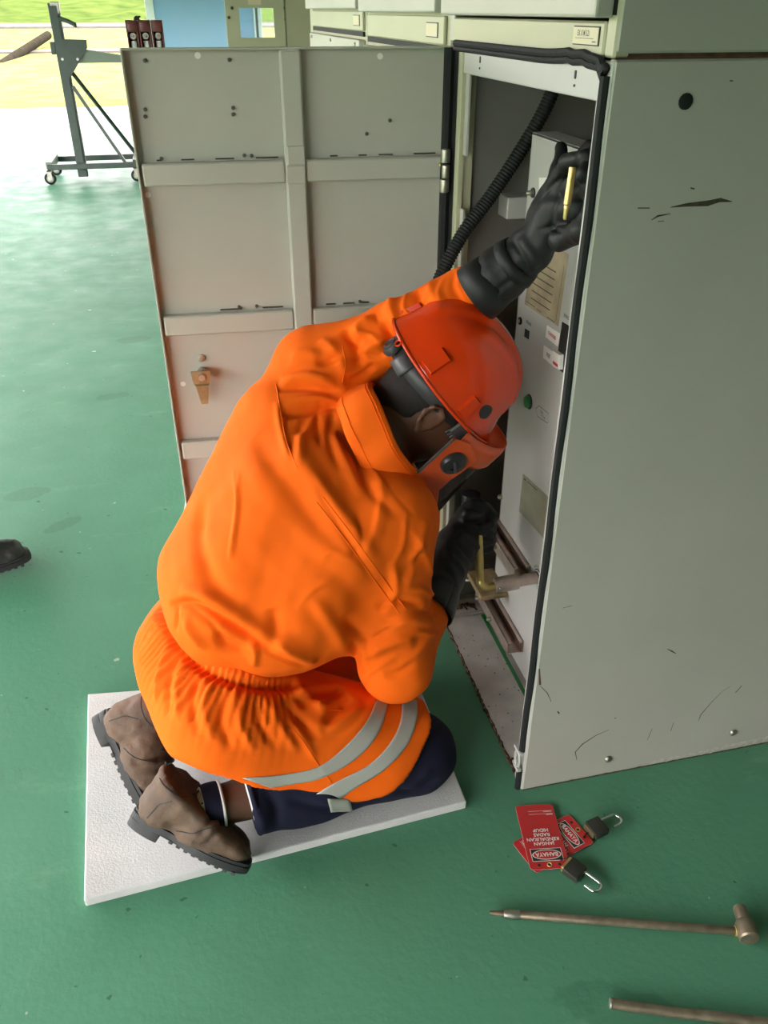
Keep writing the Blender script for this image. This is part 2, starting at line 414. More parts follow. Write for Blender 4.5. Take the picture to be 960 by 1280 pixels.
# label strip and label above the opening, upper door
b = MB(); b.box2((-.003, .034, 1.396), (.02, Y1 - .03, 1.437), .003); lstrip = b.build('label_strip', MT['cream'], cab)
b = MB(); b.box2((-.002, .002, 1.396), (.02, .031, 2.25), .003); b.build('frame_post', MT['cream'], cab)
b = MB(); b.box2((0, Y1 - .027, 1.396), (.02, Y1, 2.25), .002); b.build('frame_post', MT['paint'], cab)
b = MB(); b.box2((-.0045, .046, 1.408), (-.0025, .128, 1.431), .0005); lb = b.build('label_plate', MT['ink'], lstrip)
b = MB(); b.box2((-.0052, .0475, 1.4095), (-.0040, .1265, 1.4295)); b.build('label_face', MT['label_cream'], lstrip)
text('EX. K M 3.21', .010, (-.0053, .092, 1.4225), (0, -1, 0), (0, 0, 1), MT['ink'], lstrip, sx=.72)
b = MB(); b.strip([(-.0052, .118, 1.4165), (-.0052, .060, 1.4165)], .0006, (-1, 0, 0), .0003); b.strip([(-.0052, .064, 1.413), (-.0052, .052, 1.413)], .0012, (-1, 0, 0), .0003); b.build('printed_line', MT['ink'], lstrip)
b = MB(); b.box2((-.030, .012, 1.441), (-.004, .705, 2.22), .004, 2); ud = b.build('upper_door', MT['paint'], cab)
b = MB(); b.box2((-.004, .008, 1.444), (.006, .710, 2.215)); b.build('gasket', MT['rubber'], ud)

# inside: walls, back, ceiling, tray
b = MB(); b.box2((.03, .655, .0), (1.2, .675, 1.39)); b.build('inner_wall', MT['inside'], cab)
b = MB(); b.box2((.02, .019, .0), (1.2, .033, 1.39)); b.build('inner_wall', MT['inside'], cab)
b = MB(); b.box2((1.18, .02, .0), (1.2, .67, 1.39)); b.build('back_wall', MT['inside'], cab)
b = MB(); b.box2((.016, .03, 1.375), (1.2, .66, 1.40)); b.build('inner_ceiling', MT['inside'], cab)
b = MB(); b.box2((.0, .034, .0), (1.18, .655, .008), .001); tray = b.build('floor_tray', MT['tray'], cab)
b = MB(); b.box2((-.002, .592, .008), (.16, .598, .013)); b.box2((.0, .598, .008), (.45, .655, .022), .002); b.box2((.0, .634, .022), (.45, .655, .036), .002); b.build('threshold_rail', MT['tray'], tray)
bolt((.055, .618, .022), (0, 0, 1), .008, .008, MT['rust'], tray)
b = MB(); ys_ = np.linspace(.04, .59, 60)
b.grid([[(.0005, y, .0086) for y in ys_], [(.002 + .0035 * abs(math.sin(i * 1.7) * math.cos(i * .6)), y, .0088) for i, y in enumerate(ys_)]]); b.grid([[(-.0008, y, .002) for y in ys_], [(-.0008, y, .0086) for y in ys_]])
for i in range(26):
    y0 = .055 + i * .0225; b.box((.001 + .002 * math.sin(i * 3.1), y0, .0055), (.002 + .004 * abs(math.sin(i * 1.3)), .010 + .014 * abs(math.sin(i * 2.1)), .0058), Euler((0, 0, .3 * math.sin(i))), .001)
for i in range(40):
    b.box((RNG.uniform(.01, .12), RNG.uniform(.1, .62), .0082), (RNG.uniform(.001, .004), RNG.uniform(.001, .004), .001))
for i in range(14):
    b.box((RNG.uniform(.02, .10), RNG.uniform(.605, .63), .0225), (RNG.uniform(.004, .02), RNG.uniform(.004, .012), .0012), Euler((0, 0, i)))
for i in range(12):
    b.box((RNG.uniform(.0, .04), RNG.uniform(.036, .085), .0085), (RNG.uniform(.004, .014), RNG.uniform(.004, .02), .0015), Euler((0, 0, i)))
b.build('rust_flake', MT['rust'], tray, kind='stuff')
b = MB(); b.strip([(.112, .034, .0085), (.112, .59, .0085)], .010, (0, 0, 1), .0004); b.build('green_stripe', MT['green_btn'], tray, label='narrow dark green painted stripe')
b = MB(); b.box2((.10, .600, 1.068), (.30, .656, 1.112), .002); b.build('terminal_box', MT['white'], cab, label='small pale box on the inner wall')

# ------------------------------------------------------------------ the door, swung out at a right angle
DZ0, DZ1 = .045, 1.387
du = Vector((-.65, .035, 0)).normalized(); dn = Vector((-du.y, du.x, 0)); dn = -dn if dn.y > 0 else dn   # dn faces the camera
DH = Vector((-.001, .732, 0))
def dp(u, z, n=0.0): return DH + du * u + dn * n + Vector((0, 0, z))
Rd = Matrix((du, -dn, Vector((0, 0, 1)))).transposed()
def dbox(mb, u0, u1, z0, z1, n0, n1, bevel=0.0): return mb.box(dp((u0 + u1) / 2, (z0 + z1) / 2, (n0 + n1) / 2), (u1 - u0, abs(n1 - n0), z1 - z0), Rd, bevel)
b = MB(); dbox(b, .0, .650, DZ0, DZ1, -.016, -.012)
dbox(b, .0, .004, DZ0, DZ1, -.014, .012, .001); dbox(b, .646, .650, DZ0, DZ1, -.014, .012, .001)
dbox(b, .0, .650, DZ1 - .004, DZ1, -.014, .010, .001); dbox(b, .0, .650, DZ0, DZ0 + .004, -.014, .010, .001)
door = b.build('door', MT['paint_in'], cab)
b = MB(); dbox(b, .304, .347, DZ0 + .004, DZ1 - .004, -.012, .014, .004); door_post = b.build('stiffener', MT['paint_in'], door)
for z0, z1 in ((1.136, 1.180), (.815, .860), (.500, .545), (.185, .230)):
    for u0, u1 in ((.006, .303), (.348, .640)):
        b = MB(); dbox(b, u0, u1, z0, z1, -.012, .012, .003); b.build('stiffener', MT['paint_in'], door)
b = MB(); dbox(b, .305, .342, 1.172, 1.208, .013, .017, .0015); b.build('cover_plate', MT['paint_in'], door)
b = MB(); dbox(b, .306, .346, 1.134, 1.170, .013, .017, .0015); b.build('cover_plate', MT['paint_in'], door)
b = MB()
for u0, u1, z in ((.02, .25, 1.183), (.36, .61, 1.183), (.08, .27, .863), (.37, .55, .863)):
    u = u0
    while u < u1:
        l_ = RNG.uniform(.01, .06); dbox(b, u, min(u + l_, u1), z, z + .002, -.012, -.007); u += l_ + RNG.uniform(.01, .05)
b.build('weld_grime', MT['scratch'], door, kind='stuff', label='dark grime on the upper rib edges')
for u, z in ((.505, 1.373), (.141, 1.369), (.637, 1.117), (.618, .690)):
    b = MB(); b.cyl(dp(u, z, -.012), dp(u, z, -.0105), .006, n=14); b.build('plug', MT['label_white'], door, label='pale round plug')
for u, z in ((.607, 1.365), (.444, 1.365), (.619, 1.279), (.621, 1.266), (.445, 1.279), (.446, 1.267), (.600, 1.187), (.43, 1.189), (.415, 1.188), (.12, 1.25), (.17, 1.225), (.43, .868), (.47, .868), (.19, .866)):
    b = MB(); b.cyl(dp(u, z, -.012), dp(u, z, -.003), .0026, n=8); b.cyl(dp(u, z, -.012), dp(u, z, -.010), .0042, n=6); b.build('stud', MT['iron'], door)
# latch: tapered tongue on a stub
b = MB(); b.cyl(dp(.570, .722, -.012), dp(.570, .722, .030), .0085, n=16, bevel=.001); b.cyl(dp(.570, .722, .006), dp(.570, .722, .012), .0125, n=6); b.cyl(dp(.570, .722, .020), dp(.570, .722, .025), .0125, n=6)
b.cyl(dp(.570, .722, .034), dp(.570, .722, .040), .0085, n=6); lt = b.build('latch', MT['zinc'], door, smooth=True)
b = MB(); b.cyl(dp(.568, .752, -.012), dp(.568, .752, -.006), .009, n=16, bevel=.001); b.build('screw', MT['zinc'], door, smooth=True)
b = MB(); P4 = lambda pts, n: [dp(u, z, n) for u, z in pts]
b.prism(P4([(.550, .735), (.594, .735), (.592, .712), (.590, .704), (.554, .704), (.552, .712)], .032), -dn * .003)
b.prism([dp(.590, .704, .032), dp(.554, .704, .032), dp(.557, .696, .024), dp(.587, .696, .024)], -dn * .003)
b.prism(P4([(.587, .697), (.557, .697), (.563, .650), (.579, .650)], .024), -dn * .003)
b.build('latch_tongue', mat('yellow passivated steel', (.34, .27, .14, 1), .42, .5, noise=.3, nscale=40), lt, label='yellow passivated tapered tongue')
# hinge
for z in (1.155, .25):
    b = MB()
    for dz in (-.030, 0, .030): b.cyl((-.013, .690 + (.002 if dz else -.004), z + dz - .013), (-.013, .690 + (.002 if dz else -.004), z + dz + .013), .0095 if dz else .0085, n=14, bevel=.001)
    b.box2((-.012, .690, z - .042), (-.003, .715, z - .016)); b.box2((-.012, .690, z + .016), (-.003, .715, z + .042))
    b.box(dp(.012, z, .0), (.03, .02, .024), Rd)
    h_ = b.build('hinge', MT['zinc'], cab, smooth=True)
    bolt(dp(.012, z + .008, .008), dn, .006, .010, MT['brass'], door, 'hinge_bolt')

# ------------------------------------------------------------------ breaker truck inside the compartment
XP = .125
def tp(px, py): return on_x(px, py, XP)
trk = thing('breaker_truck', 'pale grey breaker truck racked inside the open cabinet', 'switchgear', (XP, .3, .008))
b = MB(); b.box2((XP, .045, .022), (XP + .004, .555, 1.243), .001); b.box2((XP, .555, .022), (XP + .05, .5585, 1.243)); b.box2((XP, .045, 1.239), (XP + .05, .5585, 1.243))
front = b.build('front_panel', MT['white'], trk)
b = MB(); b.box2((XP + .05, .06, .10), (.95, .545, 1.20)); b.build('truck_body', MT['inside'], trk)
for y in (.12, .535):
    b = MB(); b.cyl((.28, y - .02, .063), (.28, y + .02, .063), .055, n=20, bevel=.004); b.build('wheel', MT['black'], trk, smooth=True)
nx = (-1, 0, 0)
def decal(name, pxs, m, parent=front, t=.0006):
    q = MB(); q.prism([tp(*p) for p in pxs], (-t, 0, 0)); return q.build(name, m, parent)
decal('warning_label', [(656, 380), (698, 408), (711, 318), (671, 290)], MT['label_tan'])
b = MB()
for a_, c_ in (((658, 376), (669, 384)), ((671, 386), (677, 390)), ((684, 396), (694, 403)), ((695, 402), (706, 330)), ((657, 376), (661, 352))): b.strip([tp(*a_), tp(*c_)], .0014, nx, .0009)
for k in range(6):
    q0 = Vector((664, 372 - k * 9.5)); b.strip([tp(q0.x + k, q0.y), tp(q0.x + 24 + k * 1.5, q0.y + 16)], .0022, nx, .0009)
b.build('printed_line', MT['ink'], front)
# latch slot with a moving pointer, stickers beside it
decal('slot', [(703, 402), (713, 408), (704, 466), (695, 459)], MT['ink'])
b = MB(); b.prism([tp(696, 437), tp(705, 443), tp(704, 462), tp(699, 459), tp(696, 452)], (-.010, 0, 0), .001); ptr = b.build('slot_flag', MT['label_white'], front)
b = MB(); b.strip([tp(697.5, 452) + Vector((-.0105, 0, 0)), tp(703.5, 457) + Vector((-.0105, 0, 0))], .006, nx, .0004); b.build('flag_print', MT['red_ink'], front)
st = decal('sticker', [(684, 406), (700, 417), (697, 433), (682, 421)], MT['label_white'])
st2 = decal('sticker', [(680, 431), (696, 443), (693, 459), (679, 447)], MT['label_white'])
def ptext(s, size, px, m, parent=front, sx=1.0): return text(s, size, tp(*px) + Vector((-.0007, 0, 0)), (0, -1, 0), (0, 0, 1), m, parent, sx=sx)
ptext('CHARGED', .0095, (690.5, 419.5), MT['red_ink'], sx=.9)
ptext('FREE', .011, (686, 444.5), MT['ink'], sx=.8)
ptext('SPRING', .0095, (708.5, 396), MT['ink'], sx=.75)
ptext('BREAKER', .0095, (661.5, 404), MT['ink'], sx=.75)
b = MB(); b.cyl(tp(651, 401), tp(651, 401) + Vector((-.004, 0, 0)), .0085, n=18, bevel=.001); b.build('lock', MT['ink'], front)
b = MB(); b.cyl(tp(651, 401) + Vector((-.004, 0, 0)), tp(651, 401) + Vector((-.006, 0, 0)), .0035, n=10); b.build('lock_core', MT['zinc'], front)
decal('indicator_window', [(656.5, 410.5), (662, 414), (661, 424.5), (655.5, 420.5)], MT['ink'])
b = MB(); b.cyl(tp(662, 502), tp(662, 502) + Vector((-.003, 0, 0)), .017, n=24, bevel=.001); b.build('button_bezel', MT['ink'], front)
b = MB(); b.cyl(tp(662, 502) + Vector((-.003, 0, 0)), tp(662, 502) + Vector((-.010, 0, 0)), .0135, n=24, bevel=.002); b.build('push_button', MT['green_btn'], front, smooth=True)
outline = [(670, 511), (674, 507), (686, 517), (685, 529), (672, 520)]
b = MB(); b.strip([tp(*p) for p in outline + outline[:1]], .0013, nx, .0008); b.build('printed_line', MT['ink'], front)
ptext('PUSH', .0065, (677.5, 515), MT['ink']); ptext('TO CLOSE', .0055, (679, 520.5), MT['ink'])
decal('name_plate', [(654, 592), (700, 634), (695, 690), (649, 639)], mat('olive grey name plate', (.30, .29, .21, 1), .5, .2, noise=.15, nscale=30))
b = MB(); b.prism([tp(656, 597), tp(658, 601), tp(655.5, 600)], (-.0009, 0, 0)); b.strip([tp(660, 602), tp(672, 613)], .002, nx, .0009); b.build('printed_line', MT['ink'], front)
bolt(tp(667, 241), nx, .010, .006, MT['black'], front); bolt(tp(667, 241) + Vector((-.006, 0, 0)), nx, .005, .010, MT['zinc'], front)
bolt(tp(627, 621), nx, .007, .010, MT['zinc'], front)
decal('sticker', [(674, 222), (684, 222), (681, 252), (674, 247)], MT['label_white'])
# racking socket and its ring of print
hole = tp(673, 722)
b = MB(); b.cyl(hole + Vector((-.001, 0, 0)), hole + Vector((-.002, 0, 0)), .021, n=28); b.build('socket_ring', MT['ink'], front)
b = MB(); b.cyl(hole + Vector((-.0015, 0, 0)), hole + Vector((-.003, 0, 0)), .018, n=28); b.build('socket_face', MT['label_white'], front)
b = MB(); b.cyl(hole + Vector((-.002, 0, 0)), hole + Vector((-.0045, 0, 0)), .0155, n=28); b.build('socket_hole', MT['ink'], front)
for s, a0 in (('RACK IN', 100), ('RACK OUT', 260)):
    for k, ch in enumerate(s):
        if ch == ' ': continue
        a = math.radians(a0 + (k - len(s) / 2) * (-13 if a0 < 180 else 13))
        up = Vector((0, -math.cos(a), math.sin(a))); up = up if a0 < 180 else -up
        c_ = hole + Vector((-.0008, -.027 * math.cos(a), .027 * math.sin(a)))
        text(ch, .0075, c_, up.cross(Vector((-1, 0, 0))), up, MT['ink'], front)
# channel brackets
def channel(y0, y1, z, x0=XP, d=.042, h=.034, t=.003):
    q = MB()
    q.box2((x0 - d, y0, z), (x0, y1, z + t)); q.box2((x0 - d, y0, z), (x0 - d + t, y1, z + h)); q.box2((x0 - t, y0, z), (x0, y1, z + h))
    q.box2((x0 - d, y0, z + h - t), (x0 - d + .011, y1, z + h)); q.box2((x0 - .011, y0, z + h - t), (x0, y1, z + h))
    c_ = q.build('channel_bracket', MT['zinc_pink'], trk)
    for f in (.25, .62): bolt((x0 - d, y0 + (y1 - y0) * f + .06, z + h * .5), nx, .006, .012, MT['zinc'], c_)
channel(.345, .585, .305); channel(.335, .580, .085)
b = MB(); b.box2((.05, .455, .165), (XP, .575, .178), .003); b.build('mechanism_block', mat('yellow brown primed block', (.30, .22, .11, 1), .6, .2, noise=.4, nscale=30), trk)
b = MB(); b.tube([(.045, .60, .20), (.045, .595, .165), (.05, .57, .150), (.11, .56, .150), (XP, .555, .16)], .0035, 8); b.build('wire_loop', MT['label_white'], trk, smooth=True)
b = MB(); b.cyl((.06, .60, .30), (.06, .60, .345), .020, n=18, bevel=.003); b.build('insulator', MT['white'], trk, smooth=True)
b = MB(); b.cyl((.06, .60, .345), (.06, .60, .40), .024, n=18, bevel=.003); b.build('cable_clamp', MT['black'], trk, smooth=True)

# corrugated cable hose
b = MB(); P0 = on_y(694, 108, .60); P3 = on_x(553, 345, -.03); P3 = on_y(553, 345, .605)
P0 = Vector((.19, .59, 1.374))
ctrl = [P0, on_y(684, 130, .60), on_y(650, 190, .61), on_y(610, 250, .61), on_y(580, 290, .60), on_y(558, 330, .59), on_y(545, 362, .585), on_y(530, 420, .56), on_y(520, 480, .56)]
def catmull(c, n):
    c = [Vector(p) for p in c]; c = [c[0] * 2 - c[1]] + c + [c[-1] * 2 - c[-2]]; out = []
    for i in range(1, len(c) - 2):
        for k in range(n):
            t = k / n; a, b_, d, e = c[i - 1:i + 3]
            out.append(.5 * ((2 * b_) + (d - a) * t + (2 * a - 5 * b_ + 4 * d - e) * t * t + (3 * b_ - a - 3 * d + e) * t ** 3))
    out.append(c[-2]); return out
path = catmull(ctrl, 36)
# ridges: even spacing along the hose
def resample(p, step):
    d = [0]
    for a, c_ in zip(p, p[1:]): d.append(d[-1] + (c_ - a).length)
    n = int(d[-1] / step); s = np.linspace(0, d[-1], n + 1); arr = np.array([list(q) for q in p])
    return [Vector([np.interp(x, d, arr[:, k]) for k in range(3)]) for x in s]
hp = resample(path, .0017)
b.tube(hp, [(.0150 if (i % 4) in (0, 1) else .0132) for i in range(len(hp))], 14)
tag(b.build('corrugated_hose', MT['rubber'], smooth=True, angle=180), 'black corrugated cable hose hanging slantwise out of the open cabinet', 'hose')

# ================================================================== neighbouring bays
def bay(y0, y1, label, zu=1.455, zl=1.375, name='switchgear_cabinet'):
    t = thing(name, label, 'cabinet', (0, y0, 0), group='row of switchgear cabinets')
    q = MB(); q.box2((.004, y0 + .003, 0), (1.25, y1 - .003, 2.25), .003); q.build('body', MT['cream'], t)
    q = MB(); q.box2((-.028, y0 + .022, zu), (.003, y1 - .02, 2.22), .004, 2); d_ = q.build('upper_door', MT['paint'], t)
    q = MB(); q.box2((-.016, y0 + .028, .05), (.003, y1 - .025, zl), .003, 2); d2 = q.build('lower_door', MT['paint'], t)
    q = MB(); q.box2((-.003, y0 + .03, zl + .008), (.004, y1 - .03, zl + .020)); q.build('gasket', MT['rubber'], t)
    q = MB(); q.box2((-.004, y0 + .03, zl + .022), (.004, y1 - .03, zu - .006), .002); s_ = q.build('label_strip', MT['cream'], t)
    q = MB(); q.box2((-.0055, y0 + .07, zl + .034), (-.0040, y0 + .16, zl + .062)); q.build('label_plate', MT['ink'], s_)
    q = MB(); q.box2((-.0062, y0 + .072, zl + .036), (-.0050, y0 + .158, zl + .060)); q.build('label_face', MT['label_cream'], s_)
    for k in range(3):
        bolt((-.016, y0 + .08 + k * (y1 - y0 - .16) / 2, zl - .012), nx, .005, .006, MT['zinc'], d2, 'screw')
    return t
bay(Y1 + .004, 1.545, 'closed switchgear cabinet next behind the open door', zu=1.445, zl=1.365)
bay(1.549, 2.545, 'closed switchgear cabinet second behind the open door', zu=1.452, zl=1.375)
far = thing('switchgear_cabinet', 'last cabinet of the row, its small windowed upper door swung open', 'cabinet', (0, 2.549, 0))
b = MB(); b.box2((.004, 2.55, 0), (1.25, 3.42, 1.10)); b.box2((.7, 2.55, 1.10), (1.25, 3.42, 2.25)); b.box2((.004, 2.55, 1.10), (.7, 2.62, 2.25)); b.box2((.004, 3.36, 1.10), (.7, 3.42, 2.25)); b.build('body', MT['cream'], far)
fd = MB(); y_ = 3.43
fx = lambda px: on_y(px, 30, y_).x
fz = lambda py: on_y(320, py, y_).z
x0, x1 = fx(283), fx(361); wx0, wx1, wz0, wz1 = fx(300), fx(343), fz(47), fz(10)
fd.box2((x0, y_, 1.0), (wx0, y_ + .02, 1.95)); fd.box2((wx1, y_, 1.0), (x1, y_ + .02, 1.95)); fd.box2((wx0, y_, 1.0), (wx1, y_ + .02, wz0)); fd.box2((wx0, y_, wz1), (wx1, y_ + .02, 1.95))
fdo = fd.build('upper_door', MT['cream'], far)
b = MB(); b.box2((wx0, y_ + .006, wz0), (wx1, y_ + .010, wz1)); b.build('window_pane', MT['glass'], fdo)
b = MB(); b.box2(((wx0 + wx1) / 2 - .006, y_ + .012, wz0), ((wx0 + wx1) / 2 + .006, y_ + .02, wz1)); b.build('window_bar', MT['paint'], fdo)
for px, py in ((290, 10), (356, 10), (286, 22), (357, 24)): bolt(on_y(px, py, y_), (0, -1, 0), .007, .012, MT['black'], fdo, 'knob')
b = MB(); b.box2((fx(312), y_ - .001, fz(6)), (fx(328), y_, fz(-4))); b.build('sticker', MT['label_cream'], fdo)
b = MB(); b.box2((x1, 3.36, 0), (.004, 3.43, 2.2), .004); b.build('frame_post', MT['cream'], far)

# ================================================================== things in the hall behind
tr = thing('lifting_trolley', 'dark green steel lifting trolley on castors at the back of the hall', 'trolley', (-1.4, 7.9, 0))
g, lg = MT['dkgreen'], MT['ltgreen']
b = MB(); b.box2((-1.535, 7.93, .05), (-1.445, 8.02, 1.50), .004); b.box2((-1.52, 7.918, .1), (-1.46, 7.935, 1.48)); mast = b.build('mast', g, tr)
b = MB(); b.box2((-1.515, 7.925, 1.42), (-1.44, 8.025, 1.51), .004); b.build('pulley_cover', MT['zinc'], tr)
for yy in (7.88, 8.42):
    b = MB(); b.box2((-1.80, yy - .025, .13), (-.93, yy + .025, .18), .004); b.build('base_rail', g, tr)
for xx in (-1.78, -.97):
    b = MB(); b.box2((xx - .03, 7.87, .135), (xx + .03, 8.43, .20), .004); b.build('cross_rail', lg if xx < -1.5 else g, tr)
for p_, q_ in (((-1.44, 7.93, .84), (-1.07, 7.90, .17)), ((-1.44, 8.0, .96), (-.97, 8.36, .17))):
    b = MB(); b.bar(p_, q_, .028, .028); b.build('brace', g, tr)
for xx, yy in ((-1.79, 7.88), (-.98, 7.88), (-1.79, 8.42), (-.98, 8.42)):
    b = MB(); b.cyl((xx, yy - .018, .055), (xx, yy + .018, .055), .055, n=20, bevel=.006); w_ = b.build('castor', MT['rubber'], tr, smooth=True)
    b = MB(); b.cyl((xx, yy - .021, .055), (xx, yy + .021, .055), .033, n=16); b.build('hub', lg, w_, smooth=True)
    b = MB(); b.box2((xx - .02, yy - .026, .04), (xx + .02, yy - .021, .13)); b.box2((xx - .02, yy + .021, .04), (xx + .02, yy + .026, .13)); b.box2((xx - .025, yy - .026, .118), (xx + .025, yy + .026, .13)); b.build('fork', MT['zinc'], w_)
b = MB(); gp = [on_y(*p, 7.91) for p in [(70, 49), (107, 50), (108, 60), (87, 98), (78, 100)]]; b.prism(gp, (0, .012, 0)); b.prism([p + Vector((0, .10, 0)) for p in gp], (0, .012, 0)); b.build('gusset_plate', g, tr)
b = MB(); b.prism([on_y(*p, 7.93) for p in [(107, 62), (170, 72), (170, 78), (98, 79)]], (0, .06, 0)); b.prism([on_y(*p, 8.25) for p in [(107, 62), (172, 72), (172, 78), (98, 79)]], (0, .06, 0)); b.build('lifting_fork', lg, tr)
b = MB(); b.tube([on_y(72, 22, 7.92), on_y(86, 27, 7.90), on_y(94, 31, 7.88), on_y(94, 34, 7.88)], .018, 8); b.build('crank_lever', g, tr, smooth=True)
b = MB(); b.box2((-1.575, 7.93, 1.10), (-1.535, 8.0, 1.20), .003); b.build('winch_bracket', g, tr)
for px in (78, 97):
    b = MB(); b.cyl(on_y(px, 74, 7.912), on_y(px, 74, 7.905), .012, n=10); b.build('bolt', MT['label_white'], tr)

# breaker pole unit with three contacts, on its own stand behind the door
ct = thing('spare_breaker', 'maroon three pole breaker with round contacts behind the open door', 'switchgear', (-.69, 6.1, 0))
b = MB(); b.box2((-.84, 6.05, .12), (-.54, 6.5, .95), .008); b.build('truck_body', MT['paint'], ct)
for xx in (-.78, -.60):
    for yy in (6.12, 6.42):
        b = MB(); b.cyl((xx - .02, yy, .06), (xx + .02, yy, .06), .06, n=18, bevel=.006); b.build('wheel', MT['rubber'], ct, smooth=True)
        b = MB(); b.box2((xx - .012, yy - .02, .05), (xx + .012, yy + .02, .13)); b.build('wheel_fork', MT['zinc'], ct)
for k in range(3):
    x0 = -.822 + k * .089; w_ = .083
    b = MB(); b.box2((x0, 6.14, .95), (x0 + w_, 6.40, 1.385), .006, 2); b.box2((x0, 6.04, 1.31), (x0 + w_, 6.16, 1.385), .006, 2)
    b.box2((x0, 6.04, .95), (x0 + .012, 6.16, 1.385), .003); b.box2((x0 + w_ - .012, 6.04, .95), (x0 + w_, 6.16, 1.385), .003)
    p_ = b.build('pole', MT['maroon'], ct, smooth=True)
    cx = x0 + w_ / 2
    b = MB(); b.lathe([(.026, 0), (.026, .06), (.021, .075), (.021, .07), (.008, .07), (.008, .08), (.004, .084)], (cx, 6.14, 1.285), (0, -1, 0), 20); b.build('contact', MT['zinc'], p_, smooth=True)
    b = MB(); b.cyl((cx, 6.09, .97), (cx, 6.09, 1.255), .022, n=16, bevel=.003); b.build('vacuum_tube', MT['label_white'], p_, smooth=True)
b = MB(); b.box2((-.76, 6.10, 1.385), (-.72, 6.14, 1.405), .004); b.box2((-.75, 6.11, 1.40), (-.71, 6.13, 1.412), .003); b.build('lifting_lug', MT['black'], ct)

bn = thing('banner_stand', 'pale blue banner with red top band and white post at the back', 'banner', (-.1, 14.6, 0))
b = MB(); b.box2((-.66, 14.6, .25), (.95, 14.62, 1.585)); b.build('fabric', MT['blue'], bn)
b = MB(); b.box2((-.66, 14.598, 1.585), (.95, 14.621, 1.9)); b.build('top_band', mat('pale red banner band', (.75, .22, .22, 1), .6), bn)
for xx in (-.72, .97):
    b = MB(); b.box2((xx - .07, 14.57, .02), (xx + .06, 14.66, 2.0), .006); b.build('post', mat('white post paint', (.85, .85, .83, 1), .5), bn)
    b = MB(); b.box2((xx - .09, 14.3, 0), (xx + .08, 14.93, .03), .004); b.build('foot', MT['zinc'], bn)
# ================================================================== foam kneeling sheets
def sheet(name, corners, z0, h, label):
    q = MB(); q.prism([(c.x, c.y, z0) for c in corners], (0, 0, h), .003); return tag(q.build(name, MT['foam']), label, 'foam sheet', 'white foam sheets')
sheet('foam_sheet', [on_z(107, 1132, .004), on_z(583, 1006, .012), on_z(516, 838, .02), on_z(110, 868, .02)], 0.0, .022, 'white foam sheet under the kneeling worker, boots resting on it')
p0, p1 = on_z(233, 620, .006), on_z(222, 690, .006); d_ = (p1 - p0).normalized(); q_ = Vector((-d_.y, d_.x, 0)); q_ = q_ if q_.x > 0 else -q_
a_ = p0 - d_ * .05; c_ = p1 + d_ * .30
sheet('foam_sheet', [a_, c_, c_ + q_ * .34, a_ + q_ * .34], 0.0, .012, 'white foam sheet partly under the open door, mostly hidden by the worker')

# ================================================================== rods on the floor
r1 = thing('racking_rod', 'brown steel racking rod with socket head on the floor below the red tags', 'tool', (.05, -.33, 0))
A, B = Vector((-.140, -.268, .010)), Vector((.262, -.398, .013)); d_ = (B - A).normalized()
b = MB(); b.cyl(A, B, .0075, n=20, bevel=.001); b.build('shaft', MT['rod'], r1, smooth=True)
b = MB(); b.cyl(A - d_ * .022, A, .0042, .0055, n=14); b.cyl(A - d_ * .026, A - d_ * .022, .0035, n=12); b.build('tip', MT['rod'], r1, smooth=True)
b = MB(); b.cyl(A, A + d_ * .03, .0082, n=20, bevel=.001); b.build('ferrule', MT['zinc'], r1, smooth=True)
h0 = Vector((.277, -.404, .0185)); ax = Vector((.30, 1, .0)).normalized()
b = MB(); b.lathe([(.0155, -.017), (.0185, -.014), (.0185, .010), (.0165, .016), (.0125, .019), (.0125, .042), (.011, .046)], h0, ax, 24); b.build('socket_head', MT['rod'], r1, smooth=True)
b = MB(); b.cyl(h0 + ax * .046, h0 + ax * .0475, .007, n=14); b.build('socket_bore', MT['ink'], r1)
b = MB(); b.cyl(B - d_ * .004, B + d_ * .003, .0098, n=18, bevel=.001); b.build('weld_collar', MT['brass'], r1, smooth=True)
r2 = thing('steel_rod', 'plain grey brown steel rod at the bottom right edge of the floor', 'tool', (.2, -.52, 0))
A, B = Vector((-.020, -.462, .009)), Vector((.50, -.665, .009)); d_ = (B - A).normalized()
b = MB(); b.tube([A, A + d_ * .1, A + d_ * .2 + Vector((.001, .004, 0)), B + Vector((0, .01, 0))], .0085, 18); b.build('shaft', MT['rod'], r2, smooth=True, angle=60)
b = MB(); b.cyl(A - d_ * .0012, A + d_ * .004, .0088, n=20, bevel=.001); b.build('end_ring', MT['zinc'], r2, smooth=True)

